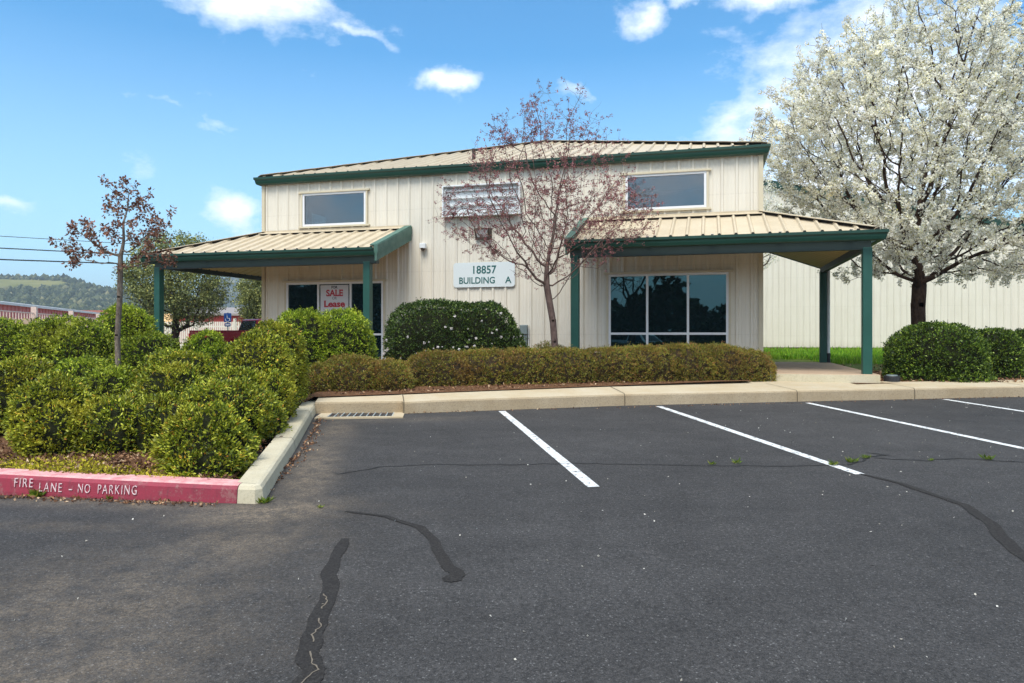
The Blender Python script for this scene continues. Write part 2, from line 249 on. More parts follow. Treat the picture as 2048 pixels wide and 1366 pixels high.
class MB:
    def __init__(s): s.v = []; s.f = []; s.m = []
    def add(s, V, F, mi=0):
        n = len(s.v); s.v += [tuple(v) for v in V]; s.f += [[i+n for i in f] for f in F]; s.m += [mi]*len(F); return s
    def box(s, x0, x1, y0, y1, z0, z1, mi=0, bev=0.):
        if bev > 0:
            b = bev; V = []
            for z, i in ((z0, b), (z0+b, 0), (z1-b, 0), (z1, b)):
                V += [(x0+i+b*(i == 0), y0+i, z), (x1-i-b*(i == 0), y0+i, z), (x1-i, y0+i+b*(i == 0), z), (x1-i, y1-i-b*(i == 0), z), (x1-i-b*(i == 0), y1-i, z), (x0+i+b*(i == 0), y1-i, z), (x0+i, y1-i-b*(i == 0), z), (x0+i, y0+i+b*(i == 0), z)]
            F = [list(range(7, -1, -1)), list(range(24, 32))]
            for r in range(3):
                for k in range(8): F.append([r*8+k, r*8+(k+1) % 8, r*8+8+(k+1) % 8, r*8+8+k])
            return s.add(V, F, mi)
        return s.add([(x0, y0, z0), (x1, y0, z0), (x1, y1, z0), (x0, y1, z0), (x0, y0, z1), (x1, y0, z1), (x1, y1, z1), (x0, y1, z1)],
                     [[3, 2, 1, 0], [4, 5, 6, 7], [0, 1, 5, 4], [1, 2, 6, 5], [2, 3, 7, 6], [3, 0, 4, 7]], mi)
    def prism(s, poly, axis, a, b, mi=0):
        """poly of (p,q) extruded along axis ('x': p=y,q=z; 'y': p=x,q=z; 'z': p=x,q=y)"""
        g = {'x': lambda p, q, t: (t, p, q), 'y': lambda p, q, t: (p, t, q), 'z': lambda p, q, t: (p, q, t)}[axis]
        n = len(poly); V = [g(p, q, a) for p, q in poly]+[g(p, q, b) for p, q in poly]
        F = [list(range(n))[::-1], list(range(n, 2*n))]+[[i, (i+1) % n, (i+1) % n+n, i+n] for i in range(n)]
        return s.add(V, F, mi)
    def tube(s, pts, r, k=8, mi=0, cap=True):
        pts = [Vector(p) for p in pts]; rs = r if isinstance(r, (list, tuple)) else [r]*len(pts); V = []
        for i, p in enumerate(pts):
            d = (pts[min(i+1, len(pts)-1)]-pts[max(i-1, 0)]).normalized(); a = d.orthogonal().normalized() if i == 0 else (a-d*a.dot(d)).normalized(); b = d.cross(a)
            V += [p+(a*math.cos(t*2*math.pi/k)+b*math.sin(t*2*math.pi/k))*rs[i] for t in range(k)]
        F = [[i*k+j, i*k+(j+1) % k, (i+1)*k+(j+1) % k, (i+1)*k+j] for i in range(len(pts)-1) for j in range(k)]
        if cap: F += [list(range(k))[::-1], [(len(pts)-1)*k+j for j in range(k)]]
        return s.add(V, F, mi)
    def sweep(s, prof, path, mi=0, cap=True, zf=None, mis=None):
        """prof [(outward offset, z)] along 2-D path, mitred; outward = right-hand side of travel"""
        n = len(path); k = len(prof); V = []
        for i in range(n):
            p = Vector(path[i][:2]); d0 = (p-Vector(path[i-1][:2])).normalized() if i else None; d1 = (Vector(path[i+1][:2])-p).normalized() if i < n-1 else None
            d0 = d0 or d1; d1 = d1 or d0; n0 = Vector((d0.y, -d0.x)); n1 = Vector((d1.y, -d1.x)); mt = (n0+n1).normalized(); mt = mt/max(.3, mt.dot(n0))
            zb = zf(p.x, p.y) if zf else 0
            for o, z in prof: V.append((p.x+mt.x*o, p.y+mt.y*o, z+zb))
        for i in range(n-1):
            for j in range(k):
                s.add([], [])
                s.f.append([len(s.v)+i*k+j, len(s.v)+i*k+(j+1) % k, len(s.v)+(i+1)*k+(j+1) % k, len(s.v)+(i+1)*k+j]); s.m.append(mis[j] if mis else mi)
        if cap: s.f += [[len(s.v)+j for j in range(k)], [len(s.v)+(n-1)*k+j for j in range(k)][::-1]]; s.m += [mi, mi]
        s.v += V; return s
    def build(s, name, mats, parent=None, smooth=False): return arr(name, s.v, s.f, mats, parent, s.m, smooth)
def tag(o, label=None, cat=None, group=None, kind=None):
    if label: o['label'] = label
    if cat: o['category'] = cat
    if group: o['group'] = group
    if kind: o['kind'] = kind
    return o
def empty(name, loc=(0, 0, 0), rz=0):
    o = bpy.data.objects.new(name, None); S.collection.objects.link(o); o.location = loc; o.rotation_euler = (0, 0, rz); o.empty_display_size = .3; return o
def struct(o): o['kind'] = 'structure'; return o
def text(name, body, size, mat, parent, loc, rot=(R(90), 0, 0), extr=.003, off=0., space=1., align='CENTER', sx_=1., width=None):
    c = bpy.data.curves.new(name, 'FONT'); c.body = body; c.size = size; c.align_x = align; c.extrude = extr; c.offset = off; c.space_character = space; c.resolution_u = 4
    c.materials.append(mat); t_ = bpy.data.objects.new(name, c); S.collection.objects.link(t_); bpy.context.view_layer.update()
    me = bpy.data.meshes.new_from_object(t_.evaluated_get(bpy.context.evaluated_depsgraph_get())); bpy.data.objects.remove(t_)
    if width:
        xs = [v.co.x for v in me.vertices]; k = width/(max(xs)-min(xs)); m_ = (max(xs)+min(xs))/2
        for v in me.vertices: v.co.x = (v.co.x-m_)*k
    me.name = name; o = bpy.data.objects.new(name, me); S.collection.objects.link(o); o.parent = parent; o.location = loc; o.rotation_euler = rot; o.scale = (sx_, 1, 1)
    if not me.materials: me.materials.append(mat)
    return o
# ------------------------------------------------------------------ terrain
def ga(x, y): return .0264*min(max(y, -60), 12.6)           # asphalt height
def zk(x, y): return ga(x, y)
C_, S_ = math.cos(R(15.34)), math.sin(R(15.34)); BX, BY, ZF = -6.42, 18.61, .71
def bw(u, b, z=0): return (BX+C_*u-S_*b, BY-S_*u-C_*b, ZF+z)     # building coordinates -> world
def grid(name, xs, ys, zf, mat, mask=None):
    xs = np.asarray(xs, float); ys = np.asarray(ys, float); X, Y = np.meshgrid(xs, ys); Z = np.vectorize(zf)(X, Y)
    V = np.stack([X, Y, Z], -1).reshape(-1, 3); nx = len(xs); F = []
    for j in range(len(ys)-1):
        for i in range(nx-1):
            if mask and not mask((xs[i]+xs[i+1])/2, (ys[j]+ys[j+1])/2): continue
            F.append((j*nx+i, j*nx+i+1, (j+1)*nx+i+1, (j+1)*nx+i))
    return arr(name, V, np.array(F), mat, smooth=True)
struct(grid('ground', [-3000, -900, -300, -120, -60, -30, 0, 30, 60, 120, 300, 900, 3000], [-3000, -800, -250, -60, -30, 0, 12.6, 20, 40, 100, 300, 900, 3000], lambda x, y: ga(x, y)-.03, GROUNDM))
struct(grid('asphalt', [-60, -20, -8, -4, 0, 4, 8, 14, 30, 60], [-58, -30, -10, 0, 4, 8, 12.6, 13.6, 15], lambda x, y: ga(x, y), ASPHALT))
struct(grid('rear_driveway', [-60, -20, -8.5], [15, 25, 44], lambda x, y: .337, ASPHALT))
kerb_r = [(-2.02, 5.60), (-2.34, 7.78), (-2.79, 10.07), (-2.96, 11.0)]     # foot of the planter's right kerb
kerb_l = [(-14, 8.2), (-9, 6.85), (-6.5, 6.28), (-5.2, 6.02), (-4.16, 5.85), (-3.11, 5.71), (-2.25, 5.60), (-2.14, 5.59)]
KP = [(0, -.1), (0, 0), (-.012, .105), (-.03, .132), (-.055, .142), (-.215, .142), (-.22, -.1)]
kb = MB(); kb.sweep(KP, kerb_l, zf=lambda x, y: ga(x, y)+(.03 if x < -3.8 else .012 if x < -2.8 else 0), mis=[0, 0, 0, 1, 1, 0, 0])
red = struct(kb.build('red_kerb', [REDK, REDTOP])); red['label'] = 'red painted kerb with faded pink top and fire lane lettering'
kb = MB(); kb.sweep(KP, [(-2.135, 5.592), (-1.99, 5.575), (-1.94, 5.63)]+kerb_r[1:], zf=lambda x, y: ga(x, y), mis=[1, 1, 1, 0, 0, 0, 0]); struct(kb.build('planter_kerb', [KERB, KERB]))
jt = MB()
for (x, y) in [(-2.335, 7.75), (-2.75, 9.87)]:
    d = Vector((-.19, .98)).normalized(); nn = Vector((d.y, -d.x)); pr = [(.003, 0), (-.01, .107), (-.029, .136), (-.054, .1455), (-.214, .1455)]
    P = [(x-.0+nn.x*o, y+nn.y*o, ga(x, y)+z) for o, z in pr]; Q = [(p[0]+d.x*.014, p[1]+d.y*.014, p[2]) for p in P]
    jt.add(P+Q, [[i, i+1, i+6, i+5] for i in range(4)])
struct(jt.build('kerb_joint', M('kerb_joint_grit', srgb(78, 70, 56), .95).m))  # thin dark strips across the kerb mark its joints
# fire lane lettering, stencilled on the kerb face
LETW = M('stencil_white_paint', rough=.8); LETW.col(LETW.mix(LETW.ramp(LETW.noise(45, 6, .8), [(.48, 0.), (.6, .8)]), srgb(228, 206, 204), srgb(160, 66, 82))); LETW = LETW.m
a = math.atan2(5.71-5.85, -3.11+4.16)
def face_pt(t): return (-4.16+1.05*t, 5.85-.14*t)
words = [('FIRE', .197, .165), ('LANE', .423, .2), ('-', .59, .03), ('NO', .702, .105), ('PARKING', .974, .335)]
for wd, t, wd_w in words:
    px_, py_ = face_pt(t); dz_ = .042
    text('lettering', wd, .104, LETW, red, (px_+.004, py_-.0035, ga(px_, py_)+dz_+.03*(px_ < -3.8)), (R(84), 0, a), .0015, -.0008, 1.25, 'CENTER', 1., wd_w)
# sidewalk
FRT = [(-2.90, 10.60), (-1.64, 10.72), (-1.60, 10.60), (1.8, 11.53), (4.6, 12.02), (5.6, 12.19), (7.2, 12.45), (9.2, 12.82), (14.5, 13.8)]
BAK = [(-2.95, 11.1), (-1.85, 11.48), (-1.8, 11.50), (1.6, 12.42), (4.3, 13.3), (5.4, 13.75), (7.3, 13.3), (9.3, 13.78), (14.5, 14.85)]
def dens_(P, n=6):
    o = []
    for i in range(len(P)-1):
        for k in range(n): o.append((P[i][0]+(P[i+1][0]-P[i][0])*k/n, P[i][1]+(P[i+1][1]-P[i][1])*k/n))
    return o+[P[-1]]
FD, BD = dens_(FRT), dens_(BAK); sb = MB(); V = []
for (fx, fy), (bx_, by_) in zip(FD, BD):
    h = .188 if fx > -1.6 else .175
    d = Vector((bx_-fx, by_-fy)).normalized()
    rec = 0.
    fx, fy = fx+d.x*rec, fy+d.y*rec
    V += [(fx, fy, ga(fx, fy)-.1), (fx+d.x*.006, fy+d.y*.006, ga(fx, fy)+h-.03), (fx+d.x*.02, fy+d.y*.02, ga(fx, fy)+h-.006), (fx+d.x*.045, fy+d.y*.045, ga(fx, fy)+h), (bx_, by_, .565-.012*max(0, (1.6-bx_))), (bx_, by_, .2)]
F = []; mi = []
for i in range(len(FD)-1):
    for j in range(5): F.append([i*6+j, (i+1)*6+j, (i+1)*6+j+1, i*6+j+1]); mi.append(1 if j < 2 else 0)
struct(arr('sidewalk', V, F, [WALK, KERBFACE], mi=mi))
def walkz(x, y):
    # surface height of the sidewalk by interpolation between its two edges
    k = min(range(len(FD)), key=lambda i: abs(FD[i][0]-x)); f_, b_ = FD[k], BD[k]; t = (y-f_[1])/(b_[1]-f_[1]); z0 = ga(*f_)+.188; z1 = .565-.012*max(0, (1.6-b_[0])); return z0+(z1-z0)*t
jt = MB(); dj = Vector((math.sin(R(-10.1)), math.cos(R(-10.1))))
for x in (-1.35, 1.85, 4.72, 7.05, 9.35):
    k = min(range(len(FD)), key=lambda i: abs(FD[i][0]-x)); fx, fy = FD[k]
    pts = []
    L_ = .8 if x < 0 else 1.0
    for o, dz2 in ((-.003, -.1), (-.003, .15), (.018, .184)): pts.append((fx+dj.x*o, fy+dj.y*o, ga(fx, fy)+dz2+.0))
    for s_ in (.05, L_*.5, L_): px_, py_ = fx+dj.x*s_, fy+dj.y*s_; pts.append((px_, py_, walkz(px_, py_)+.004))
    P = pts; Q = [(p[0]+.013, p[1]+.002, p[2]) for p in P]; jt.add(P+Q, [[i, i+1, i+7, i+6] for i in range(5)])
struct(jt.build('sidewalk_joint', M('joint_grit', srgb(92, 82, 64), .95).m))
# planted beds
def bedz(x, y):
    z = ga(x, y)+.115+.03*math.sin(x*2.1)*math.sin(y*1.7)
    t = min(1, max(0, (y-10.5)/2.5)); z = z*(1-t)+.60*t
    return z-(.25*min(1, max(0, (y-15)/6)) if x < -7 else 0)
def left_of_kerb(x, y):
    P = [(-2.16, 5.74), (-2.50, 7.8), (-2.93, 10.05), (-3.1, 11.0), (-3.1, 30)]
    for i in range(len(P)-1):
        if P[i][1] <= y <= P[i+1][1]:
            t = (y-P[i][1])/(P[i+1][1]-P[i][1]); return x < P[i][0]+(P[i+1][0]-P[i][0])*t
    return False
def poly_sheet(name, rows, zf, mat):
    """rows of (y-ish) point lists joined into a sheet"""
    V = []; F = []; k = len(rows[0])
    for r in rows: V += [(x, y, zf(x, y)) for x, y in r]
    for i in range(len(rows)-1):
        for j in range(k-1): F.append([i*k+j, i*k+j+1, (i+1)*k+j+1, (i+1)*k+j])
    return arr(name, V, F, mat, smooth=True)
def lerp(a, b, t): return a+(b-a)*t
rows = []
Lc = [(-14, 8.36), (-9, 7.01), (-6.5, 6.44), (-5.2, 6.17), (-4.16, 6.0), (-3.11, 5.86), (-2.28, 5.76)]
Rc = [(-2.28, 5.76), (-2.48, 7.8), (-2.92, 10.05), (-3.1, 11.2), (-3.1, 15)]
def kerbR(y):
    for i in range(len(Rc)-1):
        if Rc[i][1] <= y <= Rc[i+1][1]: return lerp(Rc[i][0], Rc[i+1][0], (y-Rc[i][1])/(Rc[i+1][1]-Rc[i][1]))
    return Rc[-1][0]
def kerbL(x):
    for i in range(len(Lc)-1):
        if Lc[i][0] <= x <= Lc[i+1][0]: return lerp(Lc[i][1], Lc[i+1][1], (x-Lc[i][0])/(Lc[i+1][0]-Lc[i][0]))
    return Lc[0][1]
for k in range(25):
    t = k/24; r = []
    for j in range(29):
        s_ = j/28; x0 = lerp(-14, -2.28, s_); y0 = kerbL(x0); y = lerp(y0, 15, t); xr = kerbR(max(y, 5.76)); x = lerp(-14, xr, s_); y = lerp(kerbL(min(x, -2.28)), 15, t); r.append((x, y))
    rows.append(r)
struct(poly_sheet('planter_bed', rows, bedz, MULCH))
rows = [[(lerp(-3.1, 4.35, j/12), lerp(10.82+j/12*2.25, 17.6-j/12*2.0, t/5)) for j in range(13)] for t in range(6)]
struct(poly_sheet('shrub_border', rows, lambda x, y: min(lerp(.505, .60, min(1, max(0, (y-10.9)/2))), .60), MULCH))
rows = [[(lerp(6.2, 16.5, j/10), lerp(12.95+j/10*2.2, 20.6, t/5)) for j in range(11)] for t in range(6)]
struct(poly_sheet('right_border', rows, lambda x, y: .555, MULCH))
rows = [[(lerp(5.3, 24, j/14), lerp(16.9, 40, t/10)) for j in range(15)] for t in range(11)]
struct(poly_sheet('lawn', rows, lambda x, y: .59+.02*math.sin(x)+(.0 if y > 18 else -.03), LAWN))
# ------------------------------------------------------------------ parking lines, cracks
def ribbon(name, pts, w, mat, zf=ga, dz=.004, jit=0., sub=6, seed=1):
    rr = random.Random(seed); P = dens_(pts, sub); V = []
    ph = [rr.uniform(0, 6) for _ in range(4)]
    for i, (x, y) in enumerate(P):
        a_, b_ = P[max(0, i-1)], P[min(len(P)-1, i+1)]; d = Vector((b_[0]-a_[0], b_[1]-a_[1])).normalized(); nn = Vector((-d.y, d.x)); t = i/(len(P)-1)
        ww = w[0]+(w[1]-w[0])*t if isinstance(w, tuple) else w
        q_ = t*len(pts)*2.2; tp = min(1, .6+10*t, .5+10*(1-t)) if jit >= .1 and sub > 1 else 1
        e1 = ww/2*tp*(1+jit*(.7*math.sin(q_+ph[0])+.5*math.sin(q_*2.7+ph[1]))+jit*.25*rr.uniform(-1, 1)); e2 = ww/2*tp*(1+jit*(.7*math.sin(q_*1.2+ph[2])+.5*math.sin(q_*2.3+ph[3]))+jit*.25*rr.uniform(-1, 1)); o = 0
        V += [(x+nn.x*(e1+o), y+nn.y*(e1+o), zf(x, y)+dz), (x-nn.x*(e2-o), y-nn.y*(e2-o), zf(x, y)+dz)]
    return arr(name, V, [[2*i, 2*i+1, 2*i+3, 2*i+2] for i in range(len(P)-1)], mat)
dl = (math.sin(R(10.1)), -math.cos(R(10.1)))
for k, ((x, y), ln, lab) in enumerate([((-.15, 10.86), 4.82, 'leftmost white parking line, nearest the drain grate'), ((2.33, 11.42), 4.9, 'second white parking line from the left, ending by the weedy crack'),
                      ((4.87, 11.87), 5.0, 'third white parking line, starting in front of the porch slab'), ((7.42, 12.35), 5.0, 'rightmost white parking line, only its far end in view')]):
    o = ribbon('parking_line', [(x, y), (x+dl[0]*ln, y+dl[1]*ln)], .105, ROADPAINT, jit=.05, sub=60, seed=k)
    tag(o, lab, 'parking line', 'white parking lines')
struct(ribbon('crack_sealant', [(-1.09, 4.71), (-1.07, 4.4), (-1.03, 4.06), (-.97, 3.84), (-.93, 3.52), (-.92, 3.3), (-.88, 3.11), (-.82, 2.98), (-.83, 2.8), (-.95, 2.5)], (.075, .11), SEAL, jit=.2, sub=12, seed=3))
struct(ribbon('crack_sealant', [(-1.24, 5.36), (-.92, 5.23), (-.63, 4.96), (-.5, 4.64), (-.38, 4.22), (-.31, 4.06), (-.35, 3.95)], (.035, .10), SEAL, jit=.25, sub=12, seed=4))
struct(ribbon('crack_sealant', [(3.2, 6.62), (3.37, 6.25), (3.43, 5.77), (3.49, 5.55), (3.36, 5.08), (3.21, 4.69), (3.11, 4.38), (3.0, 4.0)], (.05, .11), SEAL, jit=.25, sub=12, seed=5))
def zig(P, n, am, seed):
    rr = random.Random(seed); D = dens_(P, n); return [(x+rr.gauss(0, am), y+rr.gauss(0, am)) for x, y in D]
struct(ribbon('pavement_crack', zig([(-1.62, 6.58), (-1.26, 6.9), (-.85, 7.01), (-.12, 7.01), (.62, 7.08), (1.34, 7.01), (2.06, 6.96), (2.79, 6.96), (3.24, 7.01)], 7, .012, 1), .016, CRACK, dz=.005, sub=1))
struct(ribbon('pavement_crack', zig([(3.24, 7.0), (3.45, 7.15), (3.67, 7.38), (3.91, 7.51), (3.76, 7.62)], 6, .012, 2), .022, CRACK, dz=.005, sub=1))
struct(ribbon('pavement_crack', zig([(3.7, 7.34), (3.81, 7.3), (4.14, 7.22), (4.56, 7.32), (5.09, 7.15), (6, 7.1)], 7, .014, 3), .02, CRACK, dz=.005, sub=1))
CG = M('crack_grit', srgb(112, 102, 88), .9).m
for k, P_ in enumerate([[(-.99, 3.78), (-.94, 3.68), (-.95, 3.58)], [(-.93, 3.47), (-.90, 3.38), (-.91, 3.30), (-.89, 3.22)], [(-.88, 3.12), (-.84, 3.03), (-.80, 2.97), (-.84, 2.86), (-.87, 2.78)]]):
    struct(ribbon('pavement_crack', zig(P_, 4, .004, 6+k), .007, CG, dz=.007, sub=1, jit=.5))
# storm drain: frame set in a concrete apron, ten grate cells
dg = empty('storm_drain', (-2.66, 10.13, ga(0, 10.3)), R(6)); tag(dg, 'blue-grey storm drain grate set in pale concrete against the kerb', 'drain')
fr = MB(); fr.box(-.10, 1.12, -.10, 0, -.02, .016); fr.box(-.10, .06, 0, .50, -.02, .016); fr.box(.96, 1.12, 0, .50, -.02, .016); fr.build('frame', WALK, dg)
gr = MB(); GM = M('galvanised_grate', srgb(166, 172, 168), .7, .3).m
for i in range(11): gr.box(.06+i*.09-.006, .06+i*.09+.006, 0, .5, -.01, .02)
for j in range(9): gr.box(.06, .96, .02+j*.058, .027+j*.058, -.012, -.004)
gr.build('grate', GM, dg); MB().box(.06, .96, 0, .5, -.02, -.012).build('sump', M('drain_dark', srgb(58, 76, 86), .9, .1).m, dg)
# ------------------------------------------------------------------ office building (local: x along the front wall, -y towards the street, z above floor)
BW = 12.19
office = empty('office_building', (BX, BY, ZF), -R(15.34))
tag(office, 'cream metal-clad two-storey office with dark green gutters, hipped roof and two corner porches', 'building')
def profile(u0, u1, pitch=.3048, h=.032, minor=True, cuts=(), phase=.1):
    P = {}
    k = math.floor((u0-phase)/pitch)-1
    while phase+k*pitch < u1+pitch:
        c = phase+k*pitch
        for d_, hh in ((-.042, 0), (-.017, h), (.017, h), (.042, 0)): P[round(c+d_, 4)] = hh
        if minor:
            for m_ in (pitch*.37, pitch*.63):
                for d_, hh in ((-.016, 0), (-.007, .005), (.007, .005), (.016, 0)): P[round(c+m_+d_, 4)] = hh
        k += 1
    us = sorted(P); hs = [P[u] for u in us]; ins = [u0, u1]+[c for c in cuts if u0 < c < u1]
    for c in ins: P[round(c, 4)] = float(np.interp(c, us, hs))
    return [(u, P[u]) for u in sorted(P) if u0-1e-6 <= u <= u1+1e-6]
def ribbed(name, prof, spans, fmap, mat, parent, close=0.):
    """spans(um) -> list of (lo(u), hi(u)) functions; fmap(u, t, h) -> xyz"""
    V = []; F = []
    for (ua, ha), (ub, hb) in zip(prof[:-1], prof[1:]):
        for lo, hi in spans((ua+ub)/2):
            n = len(V); a0, a1, b0, b1 = lo(ua), hi(ua), lo(ub), hi(ub)
            if (a1-a0)+(b1-b0) < 1e-4: continue
            V += [fmap(ua, a0, ha), fmap(ub, b0, hb), fmap(ub, max(b0, b1), hb), fmap(ua, max(a0, a1), ha)]; F.append([n, n+1, n+2, n+3])
    if not close: return arr(name, V, F, mat, parent)
    mi = [0]*len(F)
    for (ua, ha), (ub, hb) in zip(prof[:-1], prof[1:]):
        for lo, hi in spans((ua+ub)/2):
            n = len(V)
            if ha+hb > 0: V += [fmap(ua, lo(ua)+.004, -.004), fmap(ub, lo(ub)+.004, -.004), fmap(ub, lo(ub)+.004, hb-.002), fmap(ua, lo(ua)+.004, ha-.002)]; F.append([n, n+1, n+2, n+3]); mi.append(1); n += 4
            k = .16 if hi(ua) > close else 0
            a1, b1 = max(lo(ua), hi(ua)-k-.02), max(lo(ub), hi(ub)-k-.02)
            V += [fmap(ua, a1, ha), fmap(ub, b1, hb), fmap(ub, b1, .052), fmap(ua, a1, .052)]; F.append([n, n+1, n+2, n+3]); mi.append(1)
    return arr(name, V, F, [mat, GAP_DARK], parent, mi=mi)
GAP_DARK = M('foam_and_gap_shade', (.02, .016, .012), .9).m  # near-black faces: painted shade in open rib ends and cap gaps, plus foam closures
K = lambda v: (lambda u: v)
# windows: u0,u1,z0,z1, mullions, transom
WIN = [(1.16, 2.92, 3.45, 4.28, [], None), (9.30, 11.05, 3.49, 4.28, [], None), (.69, 3.39, .06, 2.03, [1.60, 2.50], .72), (8.92, 11.51, .10, 2.07, [9.78, 10.66], .74)]
def wspans(um):
    o = sorted((w[2], w[3]) for w in WIN if w[0] < um < w[1]); z = -.3; r = []
    for a_, b_ in o: r.append((K(z), K(a_))); z = b_
    return r+[(K(z), K(4.60))]
wall = ribbed('front_wall', profile(0, BW, cuts=[w[0] for w in WIN]+[w[1] for w in WIN]), wspans, lambda u, z, h: (u, -h, z), SIDING, office)
DEPTH = 15.0
for nm, x_, sg in (('side_wall', 0, -1), ('side_wall', BW, 1)):
    ribbed(nm, profile(0, DEPTH), lambda um: [(K(-.3), K(4.6))], (lambda x_, sg: lambda u, z, h: (x_+sg*h, u, z))(x_, sg), SIDING, office)
for x_ in (-.03, BW-.06): MB().box(x_, x_+.09, -.045, .06, -.3, 4.58).build('corner_trim', TRIMC, office)
MB().box(0, BW, .35, .4, -.3, 4.5).build('inner_partition', M('dark_interior', (.02, .022, .022), .8).m, office)
def window(u0, u1, z0, z1, mul, tr, glass, fr=.05):
    w = empty('window'); w.parent = office
    f = MB(); y0, y1 = -.045, .05
    f.box(u0, u0+fr, y0, y1, z0, z1); f.box(u1-fr, u1, y0, y1, z0, z1); f.box(u0+fr, u1-fr, y0, y1, z1-fr, z1); f.box(u0+fr, u1-fr, y0, y1, z0, z0+fr)
    xs = [u0+fr]+[v for m_ in mul for v in (m_-fr/2, m_+fr/2)]+[u1-fr]
    for m_ in mul: f.box(m_-fr/2, m_+fr/2, y0+.003, y1, z0+fr, z1-fr)
    zs = [z0+fr, z1-fr] if tr is None else [z0+fr, tr-fr/2, tr+fr/2, z1-fr]
    if tr:
        for k in range(0, len(xs), 2): f.box(xs[k], xs[k+1], y0+.006, y1, tr-fr/2, tr+fr/2)
    f.build('frame', ALU, w)
    for k in range(0, len(xs), 2):
        for j in range(0, len(zs), 2): MB().box(xs[k], xs[k+1], -.012, -.004, zs[j], zs[j+1]).build('pane', glass, w)
    t = MB(); t.box(u0-.10, u1+.10, -.075, .0, z1+.002, z1+.045); t.box(u0-.045, u0-.002, -.058, 0, z0, z1); t.box(u1+.002, u1+.045, -.058, 0, z0, z1)
    if z0 > 1: t.box(u0-.10, u1+.10, -.07, .0, z0-.045, z0-.002)
    t.build('trim', TRIMC, w); return w
for i, w in enumerate(WIN):
    o = window(*w, GLASSU if i < 2 else GLASS)
    if i < 2: MB().box(w[0], w[1], .30, .34, w[2]-.3, w[3]+.2).build('room_wall', ROOM, o)
    if i == 1:
        for k in range(14): MB().add([(w[0]+.06, .06, w[3]-.06-k*.022), (w[1]-.06, .06, w[3]-.06-k*.022), (w[1]-.06, .085, w[3]-.078-k*.022), (w[0]+.06, .085, w[3]-.078-k*.022)], [[3, 2, 1, 0]]).build('blind_slat', BLIND, o)
    if i == 0: MB().prism([(w[0]+.12, w[2]), (w[0]+.50, w[2]), (w[0]+.50, w[2]+.26), (w[0]+.12, w[2]+.38)], 'y', .20, .22).build('white_board', M('board_white', srgb(222, 236, 232), .6).m, o)
# main roof: hipped front, ridge running back; 4:12
SL = 1/3; EZ = 4.738; OV = .10; HW = BW/2+OV
prf = profile(-OV, BW+OV, minor=False, h=.045, phase=.02)
def rm_front(u, t, h): return (u, -OV+t, EZ+SL*t+h)
ribbed('roof', prf, lambda um: [(K(0), lambda u: min(u+OV, BW+OV-u))], rm_front, ROOF, office, close=99)
prs = profile(-OV, DEPTH, minor=False, h=.045, phase=.02)
for sg in (0, 1):
    ribbed('roof', prs, lambda um: [(K(0), lambda v: min(v+OV, HW))], (lambda sg: lambda v, t, h: ((-OV+t) if sg == 0 else (BW+OV-t), v, EZ+SL*t+h))(sg), ROOF, office, close=99)
cap = MB()
def capline(mb, a_, b_, w=.14, dz=.078, seg=24, wav=0.):
    a_, b_ = Vector(a_), Vector(b_); d = (b_-a_).normalized(); nn = d.cross(Vector((0, 0, 1))).normalized(); V = []
    for i in range(seg+1):
        p = a_.lerp(b_, i/seg)+Vector((0, 0, wav*math.sin(i*2.4)))
        V += [p-nn*w+Vector((0, 0, dz-w*.12)), p+Vector((0, 0, dz)), p+nn*w+Vector((0, 0, dz-w*.12)), p+nn*w+Vector((0, 0, dz-w*.12-.010)), p+Vector((0, 0, dz-.012)), p-nn*w+Vector((0, 0, dz-w*.12-.010))]
    F = [[i*6+j, i*6+(j+1) % 6, i*6+6+(j+1) % 6, i*6+6+j] for i in range(seg) for j in range(6)]+[[0, 1, 2, 3, 4, 5], [seg*6+j for j in range(5, -1, -1)]]
    mb.add(V, F)
PK = (BW/2, -OV+HW, EZ+SL*HW)
capline(cap, (-OV+.03, -OV+.03, EZ+.01), PK, wav=.004); capline(cap, (BW+OV-.03, -OV+.03, EZ+.01), PK, wav=.004); capline(cap, PK, (BW/2, DEPTH, PK[2]))
cap.build('ridge_cap', ROOF, office)
# gutter around front and both sides (K-style profile)
GP = [(.0, -.0), (.075, 0), (.105, .02), (.12, .07), (.125, .11), (.15, .135), (.15, .185), (.138, .185), (.138, .145), (.0, .02)]
path = [(0-.02, DEPTH), (-.02, -.05), (BW+.02, -.05), (BW+.02, DEPTH)]
path = path[::-1]
def outward(path): return path
g = MB(); g.sweep([(-o, z+4.555) for o, z in GP], [(BW+.02, DEPTH), (BW+.02, -.05), (-.02, -.05), (-.02, DEPTH)]); 
g.build('gutter', GREEN, office)
so = MB(); so.box(-.10, BW+.10, -.12, .0, 4.60, 4.69); so.box(-.1, -.0, .0, DEPTH, 4.60, 4.69); so.box(BW, BW+.1, 0, DEPTH, 4.60, 4.69); so.build('eave_blocking', GREEN, office)
for u in (4.2, 6.3, 8.5, 9.75, 11.3): MB().box(u, u+.05, -.19, -.05, 4.742, 4.747).build('gutter_strap', ALU, office)
vp = MB(); vp.tube([(5.35, 1.1, 4.70+.36), (5.35, 1.1, 5.40)], .045, 12); vp.tube([(5.35, 1.1, 5.37), (5.35, 1.1, 5.42)], .055, 12); vp.build('vent_pipe', BRONZE, office)
